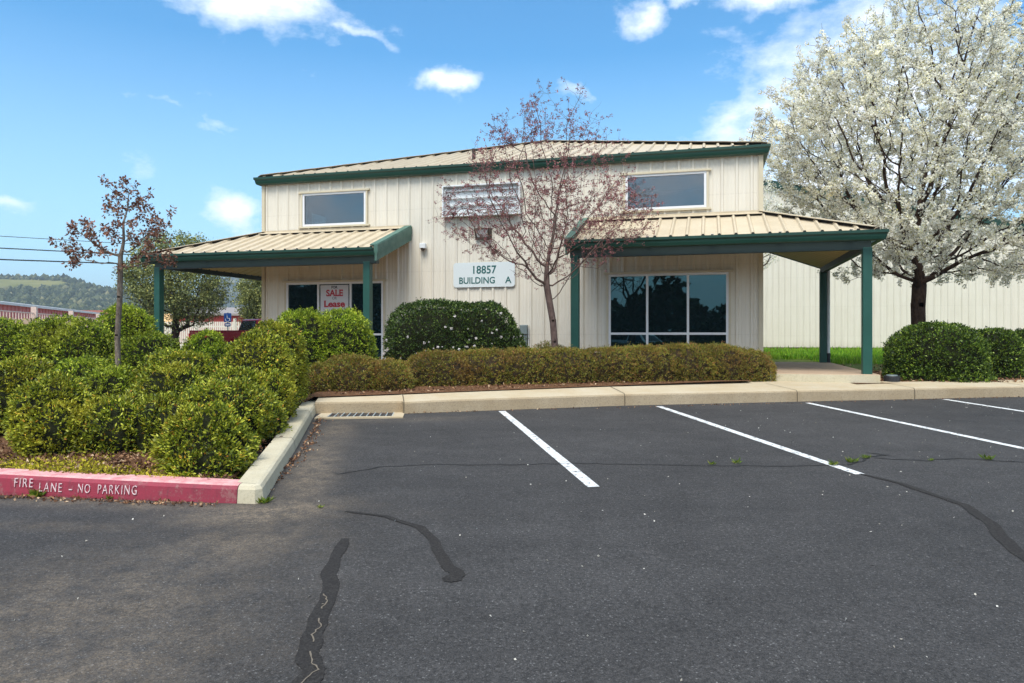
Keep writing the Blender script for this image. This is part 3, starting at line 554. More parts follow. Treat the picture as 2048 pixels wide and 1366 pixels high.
# porches
CE, CSL = 1.90, .36; CZ = 2.62; CTOP = CZ+CSL*CE
REAR = 3.70
def porch(side):
    c = empty('porch'); c.parent = office; s_ = 1 if side > 0 else -1; O = BW if side > 0 else 0
    tag(c, None)
    X = lambda q: O+s_*q               # q: distance outwards past the building corner
    q_end = -(BW-8.35) if side > 0 else -4.08
    # front slope
    pr = profile(min(X(q_end), X(CE)), max(X(q_end), X(CE)), minor=False, h=.045, phase=.02)
    hi = lambda u: CE-max(0, s_*(u-O))
    ribbed('porch_roof', pr, lambda um: [(K(0), hi)], lambda u, t, h: (u, -CE+t, CZ+CSL*t+h), ROOF, c, close=CE-.01)
    ps = profile(-CE, REAR, minor=False, h=.045, phase=.02); hi2 = lambda v: CE-max(0, -v)
    ribbed('porch_roof', ps, lambda um: [(K(0), hi2)], lambda v, t, h: (X(CE-t), v, CZ+CSL*t+h), ROOF, c, close=CE-.01)
    # ribbed lining underneath
    IN = .20; LZ = CZ-.285
    pl = profile(min(X(q_end), X(CE-IN)), max(X(q_end), X(CE-IN)), minor=True, h=.03, phase=.02)
    ribbed('soffit', pl, lambda um: [(K(IN), hi)], lambda u, t, h: (u, -CE+t, LZ+CSL*t+h), LINER, c)
    pl = profile(-CE+IN, REAR, minor=True, h=.03, phase=.02)
    ribbed('soffit', pl, lambda um: [(K(IN), hi2)], lambda v, t, h: (X(CE-t), v, LZ+CSL*t+h), LINER, c)
    cp = MB(); capline(cp, (X(CE-.04), -CE+.04, CZ+.01), (X(0), 0, CTOP+.0), w=.12); 
    # flashing against the wall
    y0, y1 = -.24, -.035; a_, b_ = sorted((X(q_end), X(.0)))
    cp.add([(a_, y0, CTOP-CSL*.24+.064), (b_, y0, CTOP-CSL*.24+.064), (b_, y1, CTOP+.035), (a_, y1, CTOP+.035), (a_, y1, CTOP+.075), (b_, y1, CTOP+.075), (b_, y1+.012, CTOP+.075), (a_, y1+.012, CTOP+.075), (a_, y0, CTOP-CSL*.24+.054), (b_, y0, CTOP-CSL*.24+.054)],
           [[0, 1, 2, 3], [3, 2, 5, 4], [4, 5, 6, 7], [8, 9, 1, 0]])
    cp.build('ridge_flashing', TRIMC if False else ROOF, c)
    # gutter
    e0 = X(q_end); e1 = X(CE); gp = [(o, z+CZ-.186) for o, z in GP]
    pth = [(e0, -CE+.02), (e1-s_*.02, -CE+.02), (e1-s_*.02, REAR)]
    g = MB(); g.sweep(gp if s_ > 0 else [(-o, z) for o, z in gp], pth if s_ > 0 else pth); g.build('gutter', GREEN, c)
    for u in np.arange(min(e0, e1)+.35, max(e0, e1), 1.22): MB().box(u, u+.05, -CE-.13, -CE+.02, CZ+.017, CZ+.022).build('gutter_strap', ALU, c)
    # beams on the post line
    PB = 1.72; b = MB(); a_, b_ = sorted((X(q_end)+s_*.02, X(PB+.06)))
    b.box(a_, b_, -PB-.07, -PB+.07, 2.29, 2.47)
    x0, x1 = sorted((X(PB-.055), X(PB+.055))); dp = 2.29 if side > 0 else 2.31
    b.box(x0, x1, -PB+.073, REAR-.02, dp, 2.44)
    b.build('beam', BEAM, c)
    # rear rake
    rk = MB(); A = [(X(0), CZ-.30+CSL*CE), (X(CE), CZ-.30), (X(CE), CZ+.03), (X(0), CZ+.03+CSL*CE)]; rk.prism(A, 'y', REAR, REAR+.04); 
    rk.build('rear_fascia', GREEN, c)
    # end fascia, two stepped boards following the slope
    ef = MB(); w0, w1 = (X(q_end)-.05, X(q_end)+.0) if side > 0 else (X(q_end), X(q_end)+.05)
    B_ = lambda z0, z1: [(-CE-.02, CZ+z0), (-.03, CZ+z0+CSL*(CE-.03)), (-.03, CZ+z1+CSL*(CE-.03)), (-CE-.02, CZ+z1)]
    ef.prism(B_(-.13, .05), 'x', w0-.02, w1+.02); ef.prism(B_(-.29, -.133), 'x', w0, w1)
    k0, k1 = (w0-.0, w1+.12) if side > 0 else (w0-.12, w1)
    ef.prism([(-CE+.0, CZ+.052), (-.03, CZ+.052+CSL*(CE-.03)), (-.03, CZ+.075+CSL*(CE-.03)), (-CE+.0, CZ+.075)], 'x', k0, k1)
    ef.build('end_fascia', FADED, c)
    # posts
    posts = [(X(PB), -PB, 0), (X(PB), REAR-.13, 0), ((8.47 if side > 0 else 3.82), -PB, 0)]
    for (px_, py_, _) in posts:
        MB().box(px_-.08, px_+.08, py_-.08, py_+.08, -.02, 2.33, bev=.006).build('post', TEAL, c)
    return c
pL = porch(-1); pR = porch(1)
dsp = MB(); q = (BW+1.72+.13, REAR-.10)
dsp.tube([(BW+1.78, REAR-.1, 2.42), (q[0], q[1], 2.30), (q[0], q[1], .22)], .042, 10); dsp.build('downspout', WHITEP, pR)
MB().tube([(q[0], q[1], .24), (q[0], q[1], -.03)], .052, 10).build('downspout_boot', BLACKP, pR)
br = MB(); br.tube([(BW+.02, REAR+.1, 2.9), (BW+.16, REAR+.02, 2.68), (BW+.42, REAR+.02, 2.80)], .012, 6); br.build('bracket', BLACKP, pR)
# porch slabs (L-shaped)
for side in (-1, 1):
    O = BW if side > 0 else 0; s_ = side; X = lambda q: O+s_*q
    P = [(X(-4.08 if side < 0 else -3.84), .0), (X(-4.08 if side < 0 else -3.84), -1.86), (X(1.90), -1.86), (X(1.90), REAR), (X(0), REAR), (X(0), 0)]
    if side < 0: P = P[::-1]
    sl = MB(); n = len(P); cx_, cy_ = X(.9), -.9
    top = [(x, y, 0) for x, y in P]; rim = [(x, y, -.012) for x, y in [(X(-4.08-.0 if side < 0 else -3.84), .0), (X(-4.08 if side < 0 else -3.84), -1.875), (X(1.915), -1.875), (X(1.915), REAR), (X(0), REAR), (X(0), 0)]]
    if side < 0: rim = rim[::-1]
    bot = [(x, y, -.30) for x, y, _ in rim]
    sl.add(top+rim+bot, [list(range(n))], 0); sl.f += [[i, (i+1) % n, (i+1) % n+n, i+n][::-1] for i in range(n)]; sl.m += [0]*n
    sl.f += [[i+n, (i+1) % n+n, (i+1) % n+2*n, i+2*n][::-1] for i in range(n)]; sl.m += [1]*n
    o = sl.build('porch_slab', [SLAB, KERB]); o.location = office.location; o.rotation_euler = office.rotation_euler; o['kind'] = 'structure'
# things fixed to the wall
def onwall(name, label, cat, u, z, y=0):
    o = empty(name, bw(u, -y, z), -R(15.34)); return tag(o, label, cat)
t = onwall('address_sign', 'white rounded address sign reading BUILDING A on the cream wall', 'sign', 5.98, 2.13, -.036)
def rrect(w, h, r, n=6):
    P = []
    for cx_, cz_, a0 in ((w/2-r, h/2-r, 0), (-w/2+r, h/2-r, 90), (-w/2+r, -h/2+r, 180), (w/2-r, -h/2+r, 270)):
        for k in range(n+1): a_ = R(a0+90*k/n); P.append((cx_+r*math.cos(a_), cz_+r*math.sin(a_)))
    return P
b = MB(); b.prism(rrect(1.52, .585, .07), 'y', -.012, 0); b.build('sign_panel', M('sign_white', srgb(212, 218, 216), .4).m, t)
SG = M('sign_green_letters', srgb(24, 92, 88), .5).m
text('lettering', '18857', .26, SG, t, (0, -.014, .03), off=.004, space=1.02, sx_=.93); text('lettering', 'BUILDING', .215, SG, t, (-.17, -.014, -.205), off=.003, space=1.0, sx_=.93); text('lettering', 'A', .215, SG, t, (.60, -.014, -.205), off=.003)
t = onwall('sign_cabinet', 'empty white sign cabinet with bare lamp rails, face missing, high on wall', 'sign cabinet', 5.94, 3.88, -.036)
b = MB(); w, h, dp = .955, .37, .16
b.box(-w, w, -dp, 0, h-.03, h); b.box(-w, w, -dp, 0, -h, -h+.03); b.box(-w, -w+.03, -dp, 0, -h+.03, h-.03); b.box(w-.03, w, -dp, 0, -h+.03, h-.03); b.box(-w+.03, w-.03, -.02, -.0, -h+.03, h-.03); b.build('cabinet_box', WHITEP, t)
for k in range(4):
    r_ = MB(); z_ = -.26+k*.17; r_.box(-w+.10, w-.10, -.085, -.045, z_-.018, z_+.018); r_.build('lamp_rail', WHITEP, t)
cd = MB(); cd.tube([(-.86, -.1, .30), (-.90, -.11, .24), (-.90, -.11, .10), (-.84, -.1, .06)], .014, 8); cd.box(-.85, -.77, -.12, -.05, .10, .18); cd.build('conduit', WHITEP, t)
MB().box(-.835, -.785, -.125, -.121, .115, .165).build('switch', BLACKP, t)
t = onwall('wall_light', 'bronze wall pack light with square lens, under the sign cabinet', 'light', 5.97, 3.09, -.036)
b = MB(); b.add([(-.20, 0, .13), (.20, 0, .13), (.20, 0, -.13), (-.20, 0, -.13), (-.19, -.16, .12), (.19, -.16, .12), (.16, -.07, -.115), (-.16, -.07, -.115)], [[0, 3, 2, 1], [4, 5, 6, 7], [0, 1, 5, 4], [1, 2, 6, 5], [2, 3, 7, 6], [3, 0, 4, 7]]); b.build('housing', BRONZE, t)
b = MB(); b.add([(-.145, -.158, .085), (.145, -.158, .085), (.125, -.088, -.085), (-.125, -.088, -.085)], [[0, 3, 2, 1]]); o = b.build('lens', LENS, t)
t = onwall('security_sensor', 'small white box sensor with dark underside on the cream wall', 'sensor', 4.46, 2.83, -.036)
b = MB(); b.box(-.075, .075, -.12, 0, -.045, .085, bev=.012); b.build('housing', WHITEP, t); b = MB(); b.tube([(0, -.07, -.045), (0, -.08, -.085)], [.055, .035], 12); b.build('lens', BRONZE, t)
t = onwall('electrical_box', 'grey electrical box with conduit at the end of the flowering bush', 'electrical box', 6.97, .78, -.036)
b = MB(); b.box(-.09, .09, -.13, 0, -.06, .16, bev=.01); b.box(-.075, .075, -.10, 0, -.52, -.07, bev=.008); b.build('cover', GREYP, t); b = MB(); b.tube([(.05, -.05, -.5), (.06, -.05, -.8)], .016, 8); b.tube([(.11, -.03, .1), (.11, -.03, -.8)], .012, 8); b.build('conduit', WHITEP, t)
t = onwall('sale_poster', 'white FOR SALE OR Lease poster with red letters in the left window', 'poster', 2.05, 1.42, .0)
b = MB(); b.box(-.395, .385, -.020, -.0165, -.58, .535); b.build('sheet', M('poster_white', srgb(206, 206, 210), .5).m, t)
PR = M('poster_red', srgb(176, 32, 48), .5).m; PK_ = M('poster_black', srgb(40, 40, 48), .5).m
def serifs(o, L):
    me = o.data; V = [tuple(v.co) for v in me.vertices]; F = [list(p.vertices) for p in me.polygons]; b = MB(); b.add(V, F)
    for x, z, w, h in L: b.box(x-w/2, x+w/2, z, z+h, -.001, .0012)
    me2 = bpy.data.meshes.new('lettering'); me2.from_pydata([tuple(v) for v in b.v], [], b.f)
    for m_ in me.materials: me2.materials.append(m_)
    o.data = me2
text('lettering', 'FOR', .092, PK_, t, (0, -.0215, .449), off=.003, extr=.001, width=.17)
o = text('lettering', 'SALE', .222, PR, t, (0, -.0215, .261), off=.007, extr=.001, width=.47)
serifs(o, [(-.118, 0, .05, .013), (-.012, 0, .05, .013), (.035, 0, .055, .013), (.035, .146, .055, .013), (.145, 0, .05, .013), (.145, .146, .05, .013), (.104, .02, .012, .04), (.228, .02, .012, .035), (.228, .11, .012, .035)])
text('lettering', 'OR', .10, PK_, t, (0, -.0215, .173), extr=.001, width=.125)
o = text('lettering', 'Lease', .222, PR, t, (0, -.0215, -.011), off=.008, extr=.001, width=.58)
serifs(o, [(-.265, 0, .06, .013), (-.265, .146, .06, .013), (-.175, .02, .012, .04), (.03, 0, .04, .012)])
# warehouse behind
WB = -24.0
wh = empty('warehouse', bw(0, WB, -.13), -R(15.34)); tag(wh, 'large cream metal warehouse with green rake trim behind the blossom tree', 'warehouse')
rg, rz, rs = 13.0, 9.1, .235
top = lambda u: rz-rs*abs(u-rg)
ribbed('wall', profile(-8, 44, minor=False, phase=.0, h=.03), lambda um: [(K(.12), top)], lambda u, z, h: (u, -h, z), SIDING, wh)
MB().box(-8, 44, -.01, .3, -.3, .12).build('foundation', M('foundation_dark', srgb(84, 72, 52), .9).m, wh)
rk = MB(); rk.prism([(rg, rz+.05), (44, top(44)+.05), (44, top(44)-.25), (rg, rz-.25)], 'y', -.22, -.04); rk.prism([(rg, rz-.25), (-8, top(-8)-.25), (-8, top(-8)+.05), (rg, rz+.05)], 'y', -.22, -.04); rk.build('rake_trim', GREEN, wh)
rf = MB(); rf.add([(rg, -.2, rz+.08), (44.2, -.2, top(44.2)+.08), (44.2, 40, top(44.2)+.08), (rg, 40, rz+.08), (-8.2, -.2, top(-8.2)+.08), (-8.2, 40, top(-8.2)+.08)], [[0, 1, 2, 3], [4, 0, 3, 5]]); rf.build('roof', ROOF, wh)
sd_ = MB(); sd_.add([(-8, 0, -.3), (-8, 40, -.3), (-8, 40, top(-8)), (-8, 0, top(-8))], [[0, 1, 2, 3]]); sd_.build('side_wall', SIDING, wh)
sd_ = MB(); sd_.add([(44, 0, -.3), (44, 40, -.3), (44, 40, top(44)), (44, 0, top(44))], [[3, 2, 1, 0]]); sd_.build('side_wall', SIDING, wh)
# ------------------------------------------------------------------ foliage
def unit(v): return v/np.maximum(np.linalg.norm(v, axis=-1, keepdims=True), 1e-9)
def leaves(P, D, ln, wd, fold=.25, jit=.25):
    """one folded rhombus leaf per point P along direction D"""
    n = len(P); D = unit(D); r = unit(RNG.normal(size=(n, 3))); Sd = unit(np.cross(D, r)); Up = np.cross(Sd, D)
    l = (ln*(1+jit*RNG.uniform(-1, 1, n)))[:, None]; w = (wd*(1+jit*RNG.uniform(-1, 1, n)))[:, None]
    V = np.stack([P, P+D*l*.5+Sd*w*.5+Up*w*fold, P+D*l, P+D*l*.5-Sd*w*.5+Up*w*fold], 1).reshape(-1, 3)
    return V, np.arange(4*n).reshape(-1, 4)
def ico(n=2500):
    i = np.arange(n)+.5; ph = np.arccos(1-2*i/n); th = math.pi*(1+5**.5)*i; return np.stack([np.cos(th)*np.sin(ph), np.sin(th)*np.sin(ph), np.cos(ph)], -1)
def lumps(d, seed, amp):
    r = np.random.default_rng(seed); o = np.zeros(len(d))
    for f, a in ((2.2, 1.), (4.5, .8), (9., .75), (15., .5)):
        for _ in range(3):
            k = unit(r.normal(size=3))*f; o += a*np.sin(d@k*2+r.uniform(0, 6))
    return 1+amp*o/3
class Lobe:
    def __init__(s, c, r, p=2.4, amp=.05, seed=0): s.c = np.array(c, float); s.r = np.array(r, float); s.p = p; s.amp = amp; s.seed = seed
    def rad(s, d):
        q = (np.abs(d)**s.p).sum(-1)**(-1/s.p); return q*lumps(d, s.seed, s.amp)
    def inside(s, P, k=.93):
        q = (P-s.c)/s.r; n = np.linalg.norm(q, axis=-1); return n < s.rad(q/np.maximum(n, 1e-9)[:, None])*k
def bush(label, lobes, mat, core, ll=.040, lw=.016, dens=760, per=7, zmin=None, name='shrub', cat='bush', group=None, spread=.6, shoots=.02, grass=False):
    Vs = []; Ps = []; Ds = []
    for k, lb in enumerate(lobes):
        A = 4*math.pi*((lb.r[0]*lb.r[1])**1.6/3+(lb.r[0]*lb.r[2])**1.6/3+(lb.r[1]*lb.r[2])**1.6/3)**(1/1.6); n = int(A*dens)
        d = unit(RNG.normal(size=(n, 3))*1.0); d = d[d[:, 2] > -.75]; rad = lb.rad(d)
        nrm = unit(d*rad[:, None]/lb.r); dep = 1-np.abs(RNG.normal(0, .045, len(d)))
        P = lb.c+d*(rad*dep)[:, None]*lb.r; ok = P[:, 2] > (zmin if zmin is not None else -9)
        for j, o in enumerate(lobes):
            if j != k: ok &= ~o.inside(P)
        P = P[ok]; nrm = nrm[ok]; n = len(P)
        sh = RNG.uniform(size=n) < shoots
        Pt = np.repeat(P, per, 0); Nt = np.repeat(nrm, per, 0); Dt = unit(Nt*.8+RNG.normal(size=Pt.shape)*spread+np.array([0, 0, .25]))
        Pt = Pt+RNG.normal(size=Pt.shape)*ll*.35+Nt*np.repeat(sh, per)[:, None]*RNG.uniform(0, .07, (len(Pt), 1))
        Ps.append(Pt); Ds.append(Dt)
    P = np.concatenate(Ps); D = np.concatenate(Ds); V, F = leaves(P, D, ll, lw)
    # inner twig mass
    iv = []; itf = []
    for lb in lobes:
        ns, nr = 20, 12; b0 = len(iv)
        for i in range(nr+1):
            ph = math.pi*i/nr
            for j in range(ns):
                th = 2*math.pi*j/ns; dd = np.array([[math.sin(ph)*math.cos(th), math.sin(ph)*math.sin(th), math.cos(ph)]]); iv.append((lb.c+dd[0]*lb.rad(dd)[0]*.86*lb.r))
        for i in range(nr):
            for j in range(ns): itf.append((b0+i*ns+j, b0+(i+1)*ns+j, b0+(i+1)*ns+(j+1) % ns, b0+i*ns+(j+1) % ns))
    n0 = len(V); V = np.concatenate([V, np.array(iv)]); F2 = np.array(itf)+n0; nl = len(F); F = np.concatenate([F, F2])
    mi = np.zeros(len(F), int); mi[nl:] = 1
    o = arr(name, V, F, [mat, core], mi=mi); tag(o, label, cat, group); return o
def px2(x, Y): return (x-1024)/1440*Y
def pz2(y, Y): return 1.475+(665-y)/1440*Y
# each bush: centre and radii in metres, measured on site
def B(cx, Y, ztop, rx, ry, h, **k): return Lobe((cx, Y, ztop-h), (rx, ry, h), **k)
g = 'sheared evergreen bushes in the planter'
bush('small low yellow-green bush at the front corner beside the kerb joint', [B(-2.76, 6.42, 0.785, 0.386, 0.361, 0.36, seed=1, p=2.0, amp=.15), B(-2.66, 6.25, 0.565, 0.331, 0.258, 0.24, seed=31, amp=.14)], LEAF_Y, CORE, dens=1000, zmin=.24, group=g)
bush('dark green bush at the left front, above the red kerb lettering', [B(-4.6, 7.2, 1.045, 0.34, 0.361, 0.42, seed=2, amp=.11, p=2.1), B(-4.45, 7.05, 0.785, 0.331, 0.31, 0.34, seed=32, amp=.12)], LEAF_Y, CORE, zmin=.3, group=g)
bush('broad bush in front between the left bush and the small corner bush', [B(-3.95, 7.15, 0.825, 0.368, 0.361, 0.36, seed=3, amp=.12), B(-3.45, 7.2, 0.845, 0.35, 0.361, 0.36, seed=33, amp=.12)], LEAF_Y, CORE, zmin=.3, group=g)
bush('rounded bush leaning over the planter kerb, behind the small corner bush', [B(-3.04, 7.6, 0.965, 0.432, 0.43, 0.42, seed=4, amp=.10), B(-2.9, 8, 0.805, 0.304, 0.516, 0.36, seed=34, amp=.12)], LEAF_Y, CORE, zmin=.32, group=g)
bush('wide yellow-topped mound in the middle of the planter', [B(-4.07, 8.75, 1.235, 0.497, 0.43, 0.5, seed=5, amp=.08), B(-3.85, 8.15, 1.075, 0.386, 0.361, 0.45, seed=35, amp=.10)], LEAF_Y, CORE, zmin=.4, group=g)
bush('bush cut off by the left edge of the photo, second row', [B(-5.62, 8.1, 1.175, 0.386, 0.361, 0.45, seed=6, amp=.10)], LEAF_Y, CORE, zmin=.4, group=g)
bush('small dark bush right of the edge bush, second row', [B(-5.3, 8.95, 1.145, 0.386, 0.361, 0.45, seed=8, amp=.09)], LEAF_G, CORE, zmin=.4, group=g)
bush('low dark bush at the foot of the thin copper tree', [B(-4.75, 8.55, 1.065, 0.331, 0.344, 0.4, seed=7, amp=.09)], LEAF_G, CORE, zmin=.4, group=g)
bush('tall rounded bush with orange leaf tips near the planter corner', [B(-3.28, 9.25, 1.435, 0.432, 0.473, 0.62, seed=9, amp=.07)], LEAF_Y, CORE, zmin=.45, group=g)
bush('bush with yellow patches along the kerb, below the tall rounded bush', [B(-3.24, 8.5, 1.045, 0.386, 0.361, 0.42, seed=10, amp=.09), B(-3.02, 8.9, 0.985, 0.294, 0.43, 0.4, seed=36, amp=.10)], LEAF_Y, CORE, zmin=.42, group=g)
bush('yellow-topped bush just left of the bright bush by the poster window', [B(-3.48, 10.5, 1.625, 0.46, 0.447, 0.75, seed=11, amp=.07)], LEAF_Y, CORE, zmin=.5, group=g)
bush('bright green two-humped bush in front of the poster window', [B(-3.7, 12.7, 1.845, 0.534, 0.602, 0.8, seed=12, amp=.065), B(-2.98, 12.75, 1.855, 0.534, 0.559, 0.8, seed=13, amp=.065)], LEAF_B, CORE, dens=700, zmin=.5, group=g)
bush('long bush filling the back row at the left edge', [B(-7.6, 10.7, 1.645, 0.69, 0.516, 0.68, seed=14, amp=.08), B(-6.75, 10.6, 1.655, 0.552, 0.473, 0.68, seed=38, amp=.08), B(-6.15, 10.4, 1.585, 0.506, 0.43, 0.62, seed=15, amp=.09)], LEAF_G, CORE, dens=750, zmin=.45, group=g)
bush('dark-faced bush behind the copper tree trunk', [B(-5.15, 10.2, 1.465, 0.414, 0.413, 0.6, seed=16, amp=.09)], LEAF_G, CORE, zmin=.45, group=g)
bush('low bright bush in front of the red pickup bed', [B(-4.68, 10.9, 1.455, 0.331, 0.396, 0.6, seed=17, amp=.09), B(-4.3, 10.6, 1.245, 0.294, 0.344, 0.45, seed=37, amp=.10)], LEAF_B, CORE, zmin=.45, group=g)
bush('rounded bright bush standing higher beside the left porch post', [B(-6.55, 12.2, 1.915, 0.46, 0.43, 0.62, seed=18, amp=.07)], LEAF_B, CORE, dens=750, zmin=.5, group=g)
# flowering bush
fb = [B(-1.42, 14.0, 2.06, 1.02, .75, 1.0, seed=20, amp=.035, p=3.6), B(-.72, 13.97, 2.04, .80, .72, 1.0, seed=39, amp=.035, p=3.4), B(-.25, 13.95, 1.76, .52, .7, .9, seed=21, amp=.035)]
ob = bush('large dark rounded bush dotted with white flowers below the address sign', fb, LEAF_D, CORE, ll=.042, lw=.02, dens=620, per=6, zmin=.5, name='flowering_bush')
def petal_ball(r=.045, n=16):
    d = ico(n); P = d*r*.25; V, F = leaves(P, d+RNG.normal(size=d.shape)*.3, r, r*.8, .3); return V, F
pv, pf = petal_ball(); fme = None
rr = random.Random(9); cnt = 0
while cnt < 95:
    lb = rr.choice(fb); th = rr.uniform(-math.pi*.93, -.05); zz = max(-.7, min(.6, rr.gauss(-.1, .35)))
    d = np.array([[math.cos(th)*math.sqrt(1-zz*zz), math.sin(th)*math.sqrt(1-zz*zz), zz]]); p = lb.c+d[0]*lb.rad(d)[0]*lb.r*1.02
    if any(o is not lb and o.inside(p[None])[0] for o in fb) or p[2] < .6: continue
    if fme is None: o = arr('flower', pv, pf, FLOWERW, ob); fme = o
    else: o = fme.copy(); S.collection.objects.link(o); o.parent = ob
    s_ = rr.uniform(.22, .6); o.location = p; o.scale = (s_,)*3; o.rotation_euler = (rr.uniform(0, 6), rr.uniform(0, 6), 0); cnt += 1
# low rusty hedges along the sidewalk
g2 = 'low rusty-green hedges along the sidewalk'
def hedge_y(x): return 11.95+(x+2.5)*.205
LB = [B(x, hedge_y(x)+.45, zt, .62, .50, .52, seed=40+i, amp=.035, p=3.0) for i, (x, zt) in enumerate([(-1.25, 1.13), (-.55, 1.16), (.2, 1.17), (.95, 1.17), (1.7, 1.18), (2.45, 1.21), (3.2, 1.24), (3.85, 1.23), (4.35, 1.13)])]
bush('long low rusty-green hedge running along the sidewalk to the porch slab', LB, LEAF_H, CORE2, ll=.036, lw=.011, dens=950, per=9, zmin=.5, name='hedge', cat='hedge', group=g2, spread=.55, shoots=.05)
bush('short low hedge mound at the left end, beside the planter corner', [B(-2.65, 12.0, 1.10, .55, .5, .55, seed=50, amp=.05), B(-3.1, 11.9, .95, .4, .45, .45, seed=51, amp=.05), B(-2.05, 12.0, 1.0, .4, .45, .5, seed=53, amp=.05)], LEAF_H, CORE2, ll=.036, lw=.011, dens=950, per=9, zmin=.5, name='hedge', cat='hedge', group=g2, spread=.55, shoots=.05)
bush('small green shrub around the foot of the plum tree', [B(.72, 14.3, 1.24, .42, .35, .45, seed=52, amp=.12)], LEAF_H, CORE2, ll=.04, lw=.01, dens=500, zmin=.6, name='shrub')
g3 = 'dark round bushes in the right border'
bush('large round dark green bush in front of the blossom tree', [B(8.34, 14.15, 1.64, .84, .85, .62, seed=60, amp=.03, p=2.4), B(8.34, 14.15, 1.15, .90, .85, .7, seed=61, amp=.03, p=2.4)], LEAF_R, CORE, ll=.045, lw=.022, dens=520, per=6, zmin=.52, group=g3)
bush('middle dark green bush, smaller, right of the large round one', [B(9.82, 14.75, 1.54, .50, .6, .52, seed=62, amp=.04), B(9.82, 14.75, 1.1, .52, .6, .6, seed=63, amp=.04)], LEAF_R, CORE, ll=.045, lw=.022, dens=520, per=6, zmin=.52, group=g3)
bush('dark green bush cut off by the right edge of the photo', [B(10.95, 15.2, 1.52, .60, .6, .5, seed=64, amp=.04), B(10.95, 15.2, 1.1, .62, .6, .6, seed=65, amp=.04)], LEAF_R, CORE, ll=.045, lw=.022, dens=520, per=6, zmin=.52, group=g3)
# ------------------------------------------------------------------ trees grown by space colonisation
def colonize(trunk, A, step=.16, infl=1.6, kill=.3, iters=200, up=.12, jit=.15, seed=0):
    r = np.random.default_rng(seed); nodes = [np.array(p, float) for p in trunk]; par = [-1]+list(range(len(trunk)-1)); A = np.array(A)
    best = np.full(len(A), 1e9); bi = np.zeros(len(A), int); age = np.zeros(len(A), int)
    def upd(lo):
        nonlocal best, bi
        if not len(A): return
        Nn = np.array(nodes[lo:])
        for s0 in range(0, len(Nn), 400):
            D = np.linalg.norm(A[:, None]-Nn[None, s0:s0+400], axis=2); k = D.argmin(1); d = D[np.arange(len(A)), k]; m_ = d < best; best[m_] = d[m_]; bi[m_] = k[m_]+lo+s0
    upd(0)
    for it in range(iters):
        if not len(A): break
        act = best < infl
        if not act.any(): act = best <= best.min()*1.05+1e-6
        vec = {}
        U = unit(A[act]-np.array(nodes)[bi[act]])
        idx = bi[act]; order = np.argsort(idx); idx = idx[order]; U = U[order]; st = np.flatnonzero(np.r_[True, idx[1:] != idx[:-1]]); sm = np.add.reduceat(U, st, 0)
        lo = len(nodes)
        for i_, v in zip(idx[st], sm):
            d = v/max(1e-6, np.linalg.norm(v))+np.array([0, 0, up])+r.normal(0, jit, 3); d /= np.linalg.norm(d); nodes.append(nodes[i_]+d*step*r.uniform(.8, 1.2)); par.append(int(i_))
        age[act] += 1; upd(lo); keep = (best > kill) & (age < 24); A = A[keep]; best = best[keep]; bi = bi[keep]; age = age[keep]
    return np.array(nodes), np.array(par)
def branch_mesh(name, nodes, par, tip, p, r0, mat, parent, kmin=3):
    n = len(nodes); acc = np.zeros(n); ch = np.zeros(n, int)
    for i in range(n-1, -1, -1):
        if acc[i] == 0: acc[i] = tip**p
        if par[i] >= 0: acc[par[i]] += acc[i]; ch[par[i]] += 1
    rad = acc**(1/p); rad = tip+(rad-tip)*(r0-tip)/(rad[0]-tip)
    V = []; F = []; off = 0; e = np.flatnonzero(par >= 0)
    for k, sel in ((9, rad[e] > .05), (5, (rad[e] <= .05) & (rad[e] > .012)), (3, rad[e] <= .012)):
        ee = e[sel]
        if not len(ee): continue
        P1 = nodes[ee]; P0 = nodes[par[ee]]; d = unit(P1-P0); P1 = P1+d*rad[ee][:, None]*.6; a_ = unit(np.cross(d, np.where(np.abs(d[:, 2:3]) < .9, [[0, 0, 1.]], [[1., 0, 0]]))); b_ = np.cross(d, a_)
        r1 = rad[ee]; r_0 = np.minimum(rad[par[ee]], r1*1.35); r_0 = np.where(rad[par[ee]] > .05, np.minimum(rad[par[ee]], r1*1.12), r_0); th = np.arange(k)*2*math.pi/k
        ring = a_[:, None]*np.cos(th)[None, :, None]+b_[:, None]*np.sin(th)[None, :, None]
        V.append(np.concatenate([P0[:, None]+ring*r_0[:, None, None], P1[:, None]+ring*r1[:, None, None]], 1).reshape(-1, 3))
        b0 = off+np.arange(len(ee))[:, None]*2*k; j = np.arange(k); q = np.stack([b0+j, b0+(j+1) % k, b0+k+(j+1) % k, b0+k+j], -1).reshape(-1, 4); F.append(q); off += len(ee)*2*k
    arr(name, np.concatenate(V), np.concatenate(F), mat, parent, smooth=False); return rad
def clusters(nodes, n_per, spread, ll, lw, keep, bias=None):
    P = nodes[RNG.uniform(size=len(nodes)) < keep]; C = np.repeat(P+RNG.normal(0, spread*.5, P.shape), n_per, 0); d = unit(RNG.normal(size=C.shape)); Q = C+d*spread*RNG.uniform(.55, 1., (len(C), 1))
    D = d+RNG.normal(0, .5, C.shape)+(0 if bias is None else np.array(bias)); return leaves(Q, D, ll, lw, .15)
def envelope(n, fn, lo, hi, seed):
    r = np.random.default_rng(seed); out = []
    while len(out) < n:
        p = r.uniform(lo, hi); 
        if r.uniform() < fn(p): out.append(p)
    return np.array(out)
